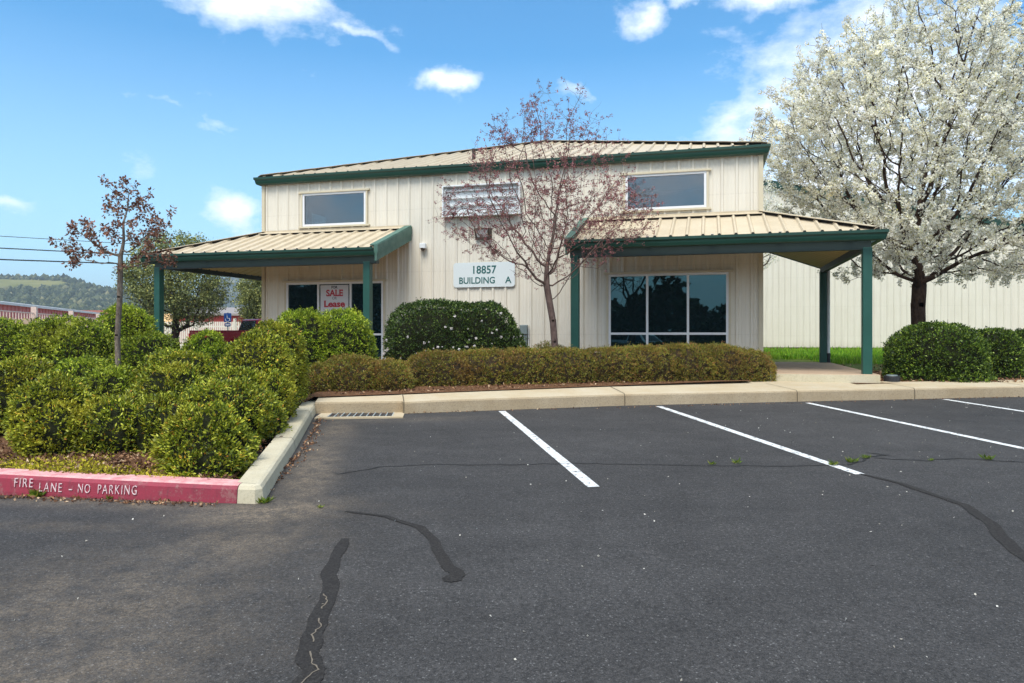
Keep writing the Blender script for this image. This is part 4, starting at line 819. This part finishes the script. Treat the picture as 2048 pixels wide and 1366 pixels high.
def tree(name, label, loc, trunk, A, matb, r0, tip, p, leaf, kw, lrad, crown='crown', cat='tree', group=None, tw=None):
    t = empty(name, loc); tag(t, label, cat, group); nodes, par = colonize(trunk, A, **kw); rad = branch_mesh('trunk', nodes, par, tip, p, r0, matb, t)
    thin = nodes[rad < lrad]; TW = None
    if tw:
        k, ln_, tr_ = tw; b_ = np.repeat(thin, k, 0); b_ = b_[RNG.uniform(size=len(b_)) < .9]; c0 = nodes.mean(0); o_ = unit(b_-c0); o_[:, 2] = np.abs(o_[:, 2])*.4+.25
        e1 = b_+unit(o_*.7+RNG.normal(size=b_.shape)*.6)*ln_*RNG.uniform(.35, 1., (len(b_), 1)); e2 = e1+unit((e1-b_)+RNG.normal(size=b_.shape)*.06+np.array([0, 0, .05]))*ln_*.5*RNG.uniform(.3, 1., (len(b_), 1))
        n_ = len(b_); nn_ = np.concatenate([b_, e1, e2]); VV = []; d_ = unit(e2-b_); a_ = unit(np.cross(d_, RNG.normal(size=d_.shape))); q_ = np.cross(d_, a_)
        for P_, r_ in ((b_, tr_), (e1, tr_*.8), (e2, tr_*.4)):
            for t0 in (0, 2.1, 4.2): VV.append(P_+(a_*math.cos(t0)+q_*math.sin(t0))*r_)
        VV = np.stack(VV, 1).reshape(-1, 3); bI = np.arange(n_)[:, None]*9; FF = np.concatenate([np.stack([bI+r0_*3+j, bI+r0_*3+(j+1) % 3, bI+r0_*3+3+(j+1) % 3, bI+r0_*3+3+j], -1).reshape(-1, 4) for r0_ in (0, 1) for j in range(3)])
        TW = (VV, FF); thin = np.concatenate([thin, (b_+e1)/2, e1, (e1+e2)/2, e2])
    print('TREE', name, len(nodes), len(thin))
    V, F = clusters(thin, *leaf[1:]); mi = np.zeros(len(F), int)
    if TW: F = np.concatenate([F, TW[1]+len(V)]); V = np.concatenate([V, TW[0]]); mi = np.r_[mi, np.ones(len(TW[1]), int)]
    arr(crown, V, F, [leaf[0], matb], t, mi=mi); return t, nodes, rad
def egg(c, r, hollow=0., pw=2.):
    c = np.array(c); r = np.array(r)
    def f(p):
        q = np.abs((p-c)/r); d = (q**pw).sum()**(1/pw); return (1. if d < 1 else 0.)*(1 if d > hollow else .25)
    return f
# blossom tree, right
f0 = egg((0.1, 0, 5.0), (3.8, 3.1, 4.1), .35)
def fpear(p):
    v = p-np.array([.1, 0, 4.4]); a_ = math.atan2(v[2], v[0]); b_ = math.atan2(v[1], v[0])
    if np.linalg.norm(v/np.array([3.8, 3.1, 4.5])) > .93+.08*math.sin(a_*5+1)+.08*math.sin(a_*11+2)+.06*math.sin(b_*6): return 0
    if math.sin(2.6*p[0]+1.3*p[1])*math.sin(2.1*p[2]+.9*p[0])*math.cos(2.3*p[1]-1.1*p[2]) > .3: return 0
    if p[2] < 2.05+.10*abs(p[0])*0: return 0
    if p[0] < -1.2 and p[2] < 2.5+(-1.2-p[0])*.95: return 0
    return f0(p)*(1 if p[2] > 2.5 or abs(p[0]) > .8 else .3)
A = envelope(5600, fpear, (-3.8, -3.1, 1.9), (4.1, 3.1, 9.2), 3)
T1, nd, rd = tree('blossom_tree', 'large pear tree covered in white blossom at the right, in front of the warehouse', (9.30, 16.5, .56), [(0, 0, -.1), (.0, 0, .5), (.01, 0, 1.0), (0.0, 0, 1.5), (.02, 0, 1.8)], A, BARKD, .155, .0045, 2.1,
     (PETAL, 17, .040, .038, .042, .38), dict(step=.15, infl=1.3, kill=.2, up=.30, jit=.16, seed=2), .011, crown='blossom', tw=(2, .26, .004))
# second blossom tree, only its top shows above the office roof
A = envelope(420, egg((0.2, 0, 5.4), (1.1, 1.1, 3.3), .2), (-1.3, -1.3, 2), (1.4, 1.3, 8.8), 5)
T2, _, _ = tree('blossom_tree', 'farther blossoming pear tree whose pale tips rise above the right end of the office roof', (8.75, 27.0, .56), [(0, 0, 0), (0, 0, 1), (0, 0, 2), (0, 0, 2.6)], A, BARKD, .14, .005, 2.0, (PETAL, 9, .09, .07, .06, .6), dict(step=.28, infl=2.0, kill=.4, up=.5, jit=.15, seed=3), .02, crown='blossom', tw=(2, .35, .006))
# plum tree, centre: trunk leans a little, crown a wide upright vase
def fplum(p):
    z = p[2]
    if z < 1.65: return 0
    t_ = (z-1.65)
    w = min(2.1, .35+t_*1.5) if z < 3.3 else 2.05*max(0, 1-(z-3.3)/2.3)**.55
    cx_ = -.1; d = math.hypot((p[0]-cx_)/w, p[1]/max(.1, w*.9)); return (1 if d < 1 else 0)*(1.0 if z < 3.6 else .45)
A = envelope(1500, fplum, (-2.4, -2, 1.3), (2.3, 2, 5.7), 8)
tree('plum_tree', 'small leaning plum tree with dark red buds in front of the office wall', (.76, 13.7, .58), [(.06, 0, -.1), (.07, 0, .3), (.05, 0, .7), (.02, 0, 1.1), (-.05, 0, 1.5), (-.10, 0, 1.8), (-.10, 0, 2.0)], A, TWIG, .064, .0022, 1.9,
     (LEAF_P, 8, .018, .03, .02, .30), dict(step=.13, infl=1.1, kill=.15, up=.22, jit=.12, seed=6), .006, crown='buds', tw=(2, .22, .0022))
# thin copper tree, left
def fcop(p):
    z = p[2]; e = [((-.32, 0, 2.28), (.50, .4, .30)), ((.35, 0, 2.42), (.42, .4, .30)), ((.10, 0, 2.72), (.34, .3, .42)), ((.38, 0, 2.0), (.36, .3, .22)), ((-.45, 0, 1.98), (.28, .2, .16))]
    return 1. if any((((p-np.array(c))/np.array(r))**2).sum() < 1 for c, r in e) else 0.
A = envelope(230, fcop, (-1.3, -.7, 1.4), (1.2, .7, 3.4), 4)
tree('copper_tree', 'thin young tree with copper leaves rising from the planter bushes', (-5.18, 9.45, .43), [(0, 0, -.1), (.01, 0, .5), (.0, 0, 1.0), (.03, 0, 1.5), (.04, 0, 1.9), (.04, 0, 2.05)], A, BARKG, .036, .0022, 1.9,
     (LEAF_C, 9, .03, .042, .025, .66), dict(step=.10, infl=.9, kill=.13, up=.05, jit=.2, seed=5), .006, crown='foliage', tw=(1, .12, .0022))
# background evergreen oaks
def foak(c, r):
    f = egg(c, r, .45)
    return lambda p: f(p)
A = envelope(700, foak((0.1, 0, 3.25), (2.15, 2.0, 2.1)), (-2.3, -2.1, 1.2), (2.4, 2.1, 5.5), 11)
tree('oak_tree', 'grey-green oak behind the left porch post', (-14.1, 30, .3), [(0, 0, 0), (.1, 0, .5), (.05, 0, 1.0)], A, BARKD, .16, .006, 2.1, (LEAF_O, 15, .17, .085, .05, .62), dict(step=.24, infl=1.8, kill=.3, up=.05, jit=.2, seed=7), .03, group='oaks beyond the left porch', tw=(2, .3, .006))
A = envelope(420, foak((0.2, 0, 2.9), (1.35, 1.5, 1.75)), (-1.8, -1.6, 1.0), (1.9, 1.6, 4.9), 12)
tree('oak_tree', 'darker green oak half hidden by the left end of the office wall', (-13.2, 38, .3), [(0, 0, 0), (.1, 0, .5), (.05, 0, 1.0)], A, BARKD, .14, .006, 2.1, (LEAF_O, 18, .17, .09, .055, .8), dict(step=.24, infl=1.8, kill=.3, up=.05, jit=.2, seed=8), .03, group='oaks beyond the left porch', tw=(2, .3, .006))
# ------------------------------------------------------------------ pickups
def pickup(name, label, loc, rz, pm, seed=0):
    t = empty(name, loc, rz); tag(t, label, 'pickup truck'); TY = M('tyre_rubber', (.02, .02, .02), .8).m; RIM = M('wheel_rim', (.45, .45, .46), .35, .5, .8).m; CH = M('bumper_chrome', (.5, .5, .5), .25, .5, .9).m
    def arch(cx, r=.46, z=.42, n=9): return [(cx+r*math.cos(math.pi*(1-k/(n-1))), z+r*math.sin(math.pi*(1-k/(n-1)))) for k in range(n)]
    b = MB()
    front = [(-.72, .42)]+arch(1.72)+[(2.68, .42), (2.72, .60), (2.66, .98), (2.45, 1.08), (1.05, 1.17), (-.72, 1.17)]
    b.prism(front, 'y', -.93, .93)
    side = [(-2.62, .55)]+arch(-1.62)+[(-.72, .42), (-.72, 1.17), (-2.66, 1.17)]
    b.prism(side, 'y', -.95, -.86); b.prism(side, 'y', .86, .95); b.box(-2.64, -.72, -.86, .86, .62, .68); b.box(-.82, -.725, -.86, .86, .68, 1.17)
    for s_ in (-1, 1): b.box(-2.66, -.72, s_*.905-.05, s_*.905+.05, 1.165, 1.20)
    cab = [(-.72, -.90, 1.16), (1.02, -.90, 1.16), (1.02, .90, 1.16), (-.72, .90, 1.16), (-.60, -.76, 1.62), (.38, -.76, 1.62), (.38, .76, 1.62), (-.60, .76, 1.62), (-.50, -.68, 1.67), (.25, -.68, 1.67), (.25, .68, 1.67), (-.50, .68, 1.67)]
    b.add(cab, [[0, 1, 5, 4], [1, 2, 6, 5], [2, 3, 7, 6], [3, 0, 4, 7], [4, 5, 9, 8], [5, 6, 10, 9], [6, 7, 11, 10], [7, 4, 8, 11], [8, 9, 10, 11]])
    b.build('body', pm, t)
    MB().box(-2.68, -2.62, -.85, .85, .62, 1.16, bev=.01).build('tailgate', pm, t)
    def face(a, b_, c, d, k=.12, off=.012):
        P = [Vector(v) for v in (a, b_, c, d)]; m_ = sum(P, Vector())/4; n = (P[1]-P[0]).cross(P[3]-P[0]).normalized()*off; return [m_+(p-m_)*(1-k)+n for p in P]
    for q in ((0, 1, 5, 4), (1, 2, 6, 5), (2, 3, 7, 6), (3, 0, 4, 7)):
        P = face(*[cab[i] for i in q]); MB().add(P, [[0, 1, 2, 3]]).build('window', CARGLASS, t)
    for x in (-1.62, 1.72):
        for s_ in (-1, 1):
            w = MB(); w.tube([(x, s_*.70, .38), (x, s_*.73, .38), (x, s_*.90, .38), (x, s_*.93, .38)], [.33, .38, .38, .34], 24); o = w.build('wheel', TY, t)
            r_ = MB(); r_.tube([(x, s_*.915, .38), (x, s_*.94, .38)], [.22, .19], 16); r_.build('rim', RIM, o)
    MB().box(-2.80, -2.70, -.88, .88, .42, .60, bev=.02).build('bumper', CH, t); MB().box(2.73, 2.84, -.9, .9, .40, .60, bev=.02).build('bumper', CH, t)
    for s_ in (-1, 1):
        MB().box(2.66, 2.71, s_*.75-.16, s_*.75+.16, .68, .88, bev=.01).build('headlight', LENS, t)
        MB().box(-2.70, -2.66, s_*.89-.05, s_*.89+.05, .78, 1.08).build('tail_light', M('tail_lens', (.4, .01, .01), .3).m, t)
        MB().box(.72, .80, s_*1.02-.10, s_*1.02+.10, 1.12, 1.30, bev=.01).build('mirror', BLACKP, t)
    return t
pickup('pickup_truck', 'dark red pickup truck parked beyond the bushes, left of the office wall', (-10.35, 30.0, .36), R(43), paint('dark_red_car_paint', srgb(92, 6, 20), .3, .1).m)
pickup('pickup_truck', 'white pickup truck reflected in the large right window, parked across the lot', (-9.5, -17.5, -.3), R(25), paint('white_car_paint', srgb(225, 228, 230), .3, .1).m)
# ------------------------------------------------------------------ background left
t = empty('accessible_sign', (-13.15, 33.3, .30)); tag(t, 'blue accessible parking sign on a thin post behind the red pickup', 'sign')
MB().tube([(0, .02, 0), (0, .02, 2.1)], .03, 8).build('post', GREYP, t)
BL = M('sign_blue', srgb(28, 78, 150), .5).m; WT = M('sign_symbol_white', (.8, .8, .8), .5).m
MB().prism(rrect(.34, .42, .04), 'y', -.012, 0).build('sign_panel', BL, t).location = (0, 0, 1.86); MB().prism(rrect(.28, .16, .03), 'y', -.012, 0).build('lower_plate', BL, t).location = (0, 0, 1.53)
b = MB(); b.tube([(.10*math.cos(R(k)), -.02, 1.78+.10*math.sin(R(k))) for k in range(-200, 50, 20)], .014, 5); b.tube([(-.02, -.02, 1.98), (-.02, -.02, 1.99)], .035, 8); b.tube([(-.02, -.02, 1.95), (-.01, -.02, 1.83), (.08, -.02, 1.83), (.12, -.02, 1.72)], .016, 5); b.build('symbol', WT, t)
b = MB(); b.box(-.10, .10, -.014, -.0125, -.03, .035); o = b.build('plate_text', WT, t); o.location = (0, 0, 1.53)
wf = empty('white_fence', (-23.5, 45, .3)); tag(wf, 'white picket fence panels beyond the oaks', 'fence')
b = MB()
for i in range(118): b.box(i*.12, i*.12+.085, 0, .02, .08, 1.85)
b.box(0, 14.2, .02, .06, .3, .4); b.box(0, 14.2, .02, .06, 1.5, 1.6); b.build('picket_panel', M('fence_cream', srgb(228, 220, 200), .6).m, wf)
for i in range(6): MB().box(i*2.4+1.3, i*2.4+1.45, -.06, .08, 0, 2.05).build('post', M('fence_post_cream', srgb(214, 204, 184), .6).m, wf)
PINK = paint('faded_red_siding', srgb(206, 112, 108), .6, .3, scale=.5).m; REDS = paint('brick_red_siding', srgb(176, 62, 50), .6, .3, scale=.5).m
LROOF = paint('pale_metal_roof', srgb(206, 206, 204), .5, .3, scale=.4).m
def shed(name, label, loc, rz, L_, W_, H, rise, wm_, rm_, ov=.4):
    t = empty(name, loc, rz); tag(t, label, 'building')
    b = MB()
    pr = profile(0, L_, pitch=1.0, h=.06, minor=False)
    V = []; F = []
    for (u, h) in pr: V += [(u, -h, 0), (u, -h, H)]
    F = [[2*i, 2*i+2, 2*i+3, 2*i+1] for i in range(len(pr)-1)]; b.add(V, F); b.add([(0, 0, 0), (0, W_, 0), (0, W_, H), (0, W_/2, H+rise), (0, 0, H)], [[4, 3, 2, 1, 0]]); b.add([(L_, 0, 0), (L_, W_, 0), (L_, W_, H), (L_, W_/2, H+rise), (L_, 0, H)], [[0, 1, 2, 3, 4]]); b.add([(0, W_, 0), (L_, W_, 0), (L_, W_, H), (0, W_, H)], [[3, 2, 1, 0]]); b.build('wall', wm_, t)
    r = MB(); s_ = rise/(W_/2); r.prism([(-ov, H-ov*s_), (W_/2, H+rise), (W_+ov, H-ov*s_), (W_+ov, H-ov*s_+.22), (W_/2, H+rise+.22), (-ov, H-ov*s_+.22)], 'x', -ov, L_+ov); r.build('roof', rm_, t); return t
az_ = math.atan2(34.7, -11.5)
t = shed('long_red_building', 'long faded red building with pale metal roof running away at far left', (-34.7, 35.9, .3), az_, 62, 16, 3.55, 1.0, PINK, LROOF)
for u in (6, 12, 18.5, 27, 52): MB().box(u, u+1.1, -.09, -.07, .9, 2.3).build('opening', M('dark_opening', (.03, .02, .02), .8).m, t)
lt = empty('lattice_railing', (-34.7+1.9, 35.9+.6, .3), az_); tag(lt, 'pale lattice railing in front of the long red building', 'railing'); b = MB(); LAT = M('lattice_white', srgb(222, 196, 180), .6).m
for k in range(4): b.box(0, 60, -.05, 0, 1.0+k*.6, 1.08+k*.6)
for i in range(86): b.box(i*.7, i*.7+.08, -.06, .01, 0, 2.88)
b.build('lattice', LAT, lt)
for i in range(5): MB().box(i*12+3, i*12+3.45, -.2, .2, 0, 3.4).build('post', LAT, lt)
b = MB(); b.box(-48, -23.6, 40, 40.3, -.1, 2.24); tag(b.build('block_wall', paint('tan_block', srgb(186, 164, 138), .9, .5, scale=.6, dirtcol=srgb(150, 110, 84)).m), 'weathered tan block wall below the long red building', 'wall')
shed('tan_roof_house', 'low house with tan roof behind the high bright bush', (-64, 112, .3), R(8), 12, 9, 2.4, 1.7, paint('house_tan', srgb(200, 170, 130), .8, .2).m, paint('tan_roofing', srgb(222, 178, 118), .8, .3, scale=.4).m)
shed('brown_roof_barn', 'long barn with rusty brown roof below the hill', (-104, 150, .3), R(4), 26, 12, 3.6, 2.2, paint('barn_brown', srgb(120, 72, 56), .8, .3).m, paint('rust_roofing', srgb(136, 78, 60), .8, .4, scale=.3).m)
shed('red_shed', 'red corrugated shed above the white picket fence', (-35, 75, .3), R(0), 16, 8, 3.0, .7, REDS, paint('shed_roof_grey', srgb(150, 140, 132), .6, .3).m)
shed('white_roof_shed', 'small shed with white roof behind the red shed', (-37.5, 90, .3), R(5), 1.9, 5, 3.2, .9, LROOF, M('white_roofing', srgb(232, 236, 238), .5).m, .15)
# hills
SILX = [-900, -400, -100, 0, 50, 100, 130, 160, 190, 240, 300, 380, 470, 560, 700, 1200, 3000]; SILY = [604, 566, 556, 557, 559, 562, 562, 574, 584, 592, 596, 606, 618, 628, 640, 650, 655]
def ridge(SX, SY, Yf, Y0):
    def z(x, y):
        k = np.interp(1024+1440*x/y, SX, SY); top = 1.475+(665-k)/1440*Yf; t = min(1, max(0, (y-Y0)/(Yf-Y0))); t = t*t*(3-2*t); return -.5+(top+.5)*t*(1+.05*math.sin(x*.021+y*.013))
    return z
m = M('hill_scrub', rough=1., spec=0.); a_ = m.ramp(m.noise(.012, 8, .7), [(.35, srgb(66, 82, 52)), (.55, srgb(92, 104, 66)), (.75, srgb(128, 128, 84))])
m.col(a_); HILL = m.m
m = M('hill_meadow', rough=1., spec=0.); m.col(m.ramp(m.noise(.03, 6, .7), [(.35, srgb(104, 108, 66)), (.7, srgb(144, 138, 92))])); MEADOW = m.m
zh = ridge(SILX, SILY, 720, 330)
xs = np.concatenate([np.linspace(-1500, -650, 12), np.linspace(-630, 60, 90), np.linspace(100, 1600, 12)]); struct(grid('hills', xs, np.concatenate([np.linspace(330, 720, 34), [800, 1000]]), zh, HILL))
SX2 = [200, 380, 400, 440, 490, 520, 560, 700]; SY2 = [640, 600, 578, 568, 566, 574, 590, 620]
zh2 = ridge(SX2, SY2, 1500, 1050)
struct(grid('hills', np.linspace(-1100, -150, 60), np.concatenate([np.linspace(1050, 1500, 16), [1600]]), zh2, HILL))
b = grid('meadow', np.linspace(-560, -340, 30), np.linspace(560, 655, 14), lambda x, y: zh(x, y)+1.2, MEADOW, mask=lambda x, y: ((x/y+.715)/.10)**2+((y-610)/42)**2 < 1); struct(b)
HT = leafmat('hill_tree_leaves', [(0, srgb(38, 50, 34)), (.5, srgb(58, 70, 46)), (.9, srgb(92, 98, 66)), (1, srgb(132, 128, 92))], .9, .1)
def blobs(name, zf, n, xr, yr, s0, s1, seed, mat, skip=None):
    r = np.random.default_rng(seed); V = []; F = []; d = ico(22)
    base = np.array([(0, 0, 1.), (.8, 0, .35), (.25, .76, .35), (-.65, .47, .35), (-.65, -.47, .35), (.25, -.76, .35), (.75, 0, -.6), (.23, .71, -.6), (-.6, .44, -.6), (-.6, -.44, -.6), (.23, -.71, -.6)])
    fc = [(0, i, i % 5+1, i % 5+1) for i in range(1, 6)]
    T = []; n_ = 0
    for i in range(1, 6): j = i % 5+1; T += [(0, i, j), (i, i+5, j), (j, i+5, j+5)]
    T = np.array(T)
    while n_ < n:
        x, y = r.uniform(*xr), r.uniform(*yr)
        if skip and skip(x, y): continue
        s_ = r.uniform(s0, s1)*(1.6 if r.uniform() < .08 else 1); q = base*np.array([s_*r.uniform(.7, 1.2), s_*.9, s_*r.uniform(.8, 1.5)])*r.uniform(.8, 1.2, (11, 1)); V.append(q+np.array([x, y, zf(x, y)+s_*.6])); F.append(T+11*n_); n_ += 1
    return arr(name, np.concatenate(V), np.concatenate(F), mat)
def mead(x, y): return ((x/y+.715)/.10)**2+((y-610)/42)**2 < 1.15
o = blobs('hill_woods', zh, 30000, (-620, -150), (400, 722), 1.1, 2.3, 1, HT, lambda x, y: mead(x, y) or x/y > -.42); tag(o, kind='stuff'); o['label'] = 'scrubby woods covering the near hill'
o = blobs('far_hill_woods', zh2, 6000, (-850, -350), (1150, 1502), 2.5, 4.5, 2, HT); tag(o, kind='stuff'); o['label'] = 'woods on the distant blue hill'
o = blobs('valley_scrub', lambda x, y: .0, 2200, (-230, -30), (120, 330), 1.0, 2.2, 5, HT, lambda x, y: x/y > -.3 or (x > -110 and x < -70 and y < 170)); tag(o, kind='stuff'); o['label'] = 'low scrub in the valley'
# power lines
for (P, r_, lab) in [([(-.99, 471, 44), (-.72, 471.5, 50), (-.55, 486, 58), (-.33, 496, 72), (-.27, 498, 80)], .022, 'thin top power line at far left'), ([(-.99, 478, 44), (-.72, 495.5, 50), (-.55, 508, 58), (-.33, 516, 72), (-.27, 518, 80)], .04, 'middle power line at far left'), ([(-.99, 505, 44), (-.72, 518.5, 50), (-.55, 527, 58), (-.33, 532, 72), (-.27, 533, 80)], .048, 'lowest and thickest power line at far left')]:
    pts = [(k*Y, Y, 1.475+(665-y)/1440*Y) for k, y, Y in P]; q = []
    for i in range(len(pts)-1):
        for j in range(6): q.append(tuple(lerp(pts[i][c], pts[i+1][c], j/6) for c in range(3)))
    o = MB().tube(q+[pts[-1]], r_, 5).build('power_line', BLACKP); tag(o, lab, 'power line', 'power lines at far left')
# ------------------------------------------------------------------ what the windows mirror, across the lot behind the camera
TRL = leafmat('rear_tree_leaves', [(0, srgb(24, 30, 18)), (.6, srgb(43, 51, 29)), (1, srgb(67, 74, 43))], .8, .1)
def zr(x, y): return -1.5
def rear(name, n, xr, yr, zt, seed):
    r = np.random.default_rng(seed); x = r.uniform(*xr, n); y = r.uniform(*yr, n); top = zt+np.clip((-22-x)*.16, 0, 5)+1.6*np.sin(x*.31)+1.0*np.sin(x*.83+1)+.6*np.sin(x*2.1); z = -1+(top+1)*r.uniform(0, 1, n)**.8
    P = np.stack([x, y, z], -1); V, F = leaves(P, r.normal(size=P.shape), .75, .55); return arr(name, V, F, TRL)
o = rear('rear_treeline', 34000, (-95, 30), (-40, -34), 4.0, 6); tag(o, kind='stuff'); o['label'] = 'dark wood across the parking lot, mirrored in the windows'
A = envelope(260, egg((0, 0, 5.6), (3.6, 3, 3.4)), (-3.6, -3, 2), (3.6, 3, 9), 21)
tree('bare_tree', 'bare tree across the lot mirrored in the large right window', (-8.2, -12, -.3), [(0, 0, 0), (0, 0, 1), (.1, 0, 2)], A, BARKD, .2, .012, 2.0, (LEAF_P, 1, .1, .03, .02, .3), dict(step=.3, infl=2.2, kill=.45, up=.2, jit=.2, seed=8), .02, crown='buds', tw=(1, .5, .01))
A = envelope(260, egg((0, 0, 5.6), (3.6, 3, 3.4)), (-3.6, -3, 2), (3.6, 3, 9), 22)
tree('bare_tree', 'second bare tree across the lot, mirrored in the left porch window', (-20, -8, -.3), [(0, 0, 0), (0, 0, 1), (.1, 0, 2)], A, BARKD, .2, .012, 2.0, (LEAF_P, 1, .1, .03, .02, .3), dict(step=.3, infl=2.2, kill=.45, up=.2, jit=.2, seed=9), .02, crown='buds', tw=(1, .5, .01))
t = empty('utility_pole', (-38, -30, -1)); tag(t, 'wooden utility pole mirrored in the upper left window', 'utility pole'); MB().tube([(0, 0, 0), (0, 0, 11.5)], [.17, .12], 10).build('pole', BARKD, t); MB().box(-1.6, 1.6, -.08, .08, 10.6, 10.8).build('crossarm', BARKD, t)
for x in (-1.4, -.7, .7, 1.4): MB().tube([(x, 0, 10.8), (x, 0, 11.05)], [.07, .04], 8).build('insulator', GREYP, t)
# ------------------------------------------------------------------ small things
t = tag(empty('valve_cover', (7.08, 13.42, .557)), 'short round black plastic cover lying in the mulch beside the porch slab', 'cover')
b = MB(); b.tube([(0, 0, 0), (0, 0, .10), (0, 0, .115)], [.14, .14, .13], 24); b.build('cover_body', BLACKP, t); b = MB(); b.tube([(0, 0, .115), (0, 0, .13)], [.10, .095], 20); b.build('lid', GREYP, t)
def scatter(name, n, fn, mat, ln, wd, lift=.004, label=None, tilt=.25):
    P = []
    while len(P) < n:
        p = fn()
        if p is not None: P.append(p)
    P = np.array(P); P[:, 2] += lift; D = RNG.normal(size=P.shape); D[:, 2] = np.abs(D[:, 2])*tilt; V, F = leaves(P, D, ln, wd, .2, .5); o = arr(name, V, F, mat); o['kind'] = 'stuff'
    if label: o['label'] = label
def inbed(x, y): return y > kerbL(min(x, -2.28))+.02 and x < kerbR(max(5.76, min(y, 14)))-.03
U = random.Random(12)
def f1():
    x = U.uniform(-6.5, -2.2); y = kerbL(x)+abs(U.gauss(.35, .8)); return (x, y, bedz(x, y)+.01) if inbed(x, y) else None
scatter('leaf_litter', 6500, f1, LITTER, .038, .02, label='dry leaves fallen under the planter bushes', tilt=.5)
def f2():
    x = U.uniform(-7, -2.6); y = kerbL(x)+abs(U.gauss(.0, .2))*(1.3 if x < -3.6 else .8)+.01; return (x, y, bedz(x, y)+.008) if U.random() < (1 if x < -3.4 else .35) else None
scatter('moss', 14000, f2, MOSS, .03, .02, label='yellow-green moss along the inside of the red kerb', tilt=.8)
def f3():
    x = U.uniform(6.9, 14); y = U.uniform(13.3, 20); return (x, y, .56)
scatter('bark_chips', 5000, f3, LITTER, .07, .03, label='bark chips in the right border', tilt=.4)
def f3b():
    t = U.random(); x = lerp(-2.9, 4.3, t); y = lerp(11.05, 13.25, t)+U.uniform(-.05, .5); return (x, y, walkz(x, y)+.01)
scatter('hedge_litter', 900, f3b, LITTER, .045, .025, label='dry leaves at the foot of the low hedge')
def f4():
    x = U.uniform(-7, 9); y = U.uniform(2.2, 12.3); return (x, y, ga(x, y)) if (y < 5.4 or (x > -1.9 and y < 10.4+x*.18)) and U.random() < (.35+.65*max(0, min(1, (x-2)/6))) else None
scatter('pale_specks', 650, f4, CHIP, .015, .011, label='fallen petals and pale grit on the asphalt', tilt=.2)
def f5():
    k = U.random()
    if k < .45: t = U.random(); x = lerp(-6, -2.2, t); y = kerbL(x)-.19-abs(U.gauss(0, .05))
    elif k < .75: y = U.uniform(5.6, 10.2); x = kerbR(y)+.20+abs(U.gauss(0, .06))
    else: x = U.uniform(-2.6, 9); y = 10.40+(x+2.8)*.195-abs(U.gauss(0, .05))+.0
    return (x, y, ga(x, y)+.003)
scatter('kerb_debris', 1500, f5, LITTER, .028, .018, label='dry debris gathered along the kerbs', tilt=.5)
def f6():
    x, y = U.uniform(5.5, 22), 19.9+U.uniform(-.25, .25)+abs(U.gauss(0, 7)); u = (x-BX)*C_-(y-BY)*S_; return (x, y, .59) if y < 39 and not (u < BW+2 and y < 23) else None
P = []
while len(P) < 42000:
    p = f6()
    if p: P.append(p)
P = np.array(P); D = np.stack([RNG.normal(0, .3, len(P)), RNG.normal(0, .3, len(P)), np.ones(len(P))], -1); V, F = leaves(P, D, .17, .03, .1, .5); o = arr('grass', V, F, GRASS); o['kind'] = 'stuff'; o['label'] = 'vivid green grass between the right porch and the warehouse'
def weed(x, y, z, s_, n, label, seed):
    s_ *= .72
    r = np.random.default_rng(seed); a_ = r.uniform(0, 6.3, n); P = np.stack([x+r.normal(0, s_*.3, n), y+r.normal(0, s_*.2, n), np.full(n, z)], -1); D = np.stack([np.cos(a_)*.8, np.sin(a_)*.8, r.uniform(.3, 1.3, n)], -1); V, F = leaves(P, D, s_*.8, s_*.16, .1, .5)
    o = arr('weed', V-np.array([x, y, z]), F, WEED); o.location = (x, y, z); tag(o, label, 'weed', 'weeds growing from cracks and kerb joints')
for i, (x, y, s_, n, lab) in enumerate([(-3.82, 5.80, .12, 90, 'bushy weed at the foot of the red kerb below the word LANE'), (-3.20, 5.72, .07, 45, 'small weed at the red kerb below the word PARKING'), (-3.48, 5.76, .05, 30, 'tiny weed at the red kerb between two larger weeds'), (-1.93, 5.60, .10, 50, 'weed clinging to the corner of the planter kerb'),
      (1.95, 7.02, .07, 22, 'flat weed in the pavement crack between the first two parking lines'), (2.22, 7.08, .10, 14, 'taller grassy weed in the crack between the first two parking lines'), (3.12, 7.00, .09, 45, 'weed growing through the second parking line near its end'), (3.36, 7.13, .10, 40, 'yellow-green weed just right of the end of the second parking line'), (3.60, 7.32, .08, 36, 'weed where the pavement crack forks'), (4.80, 7.26, .10, 45, 'widest weed on the right part of the pavement crack'), (4.2, 7.22, .06, 24, 'small weed on the crack left of the widest one'), (-1.45, 5.46, .05, 20, 'weed speck beside the sandy silt near the planter corner')]):
    weed(x, y, ga(x, y)+.002, s_, n, lab, i)
# ------------------------------------------------------------------ air
hm = bpy.data.materials.new('haze_air'); hm.use_nodes = True; hn = hm.node_tree.nodes; hn.remove(hn['Principled BSDF'])
pv_ = hn.new('ShaderNodeVolumePrincipled'); pv_.inputs['Color'].default_value = (.78, .88, 1, 1); pv_.inputs['Density'].default_value = .0004; pv_.inputs['Anisotropy'].default_value = .2
hm.node_tree.links.new(pv_.outputs[0], hn['Material Output'].inputs['Volume'])
o = MB().box(-3100, 3100, -3100, 3100, -5, 180).build('haze', hm); o['kind'] = 'stuff'; o['label'] = 'thin blue air between the lot and the hills'
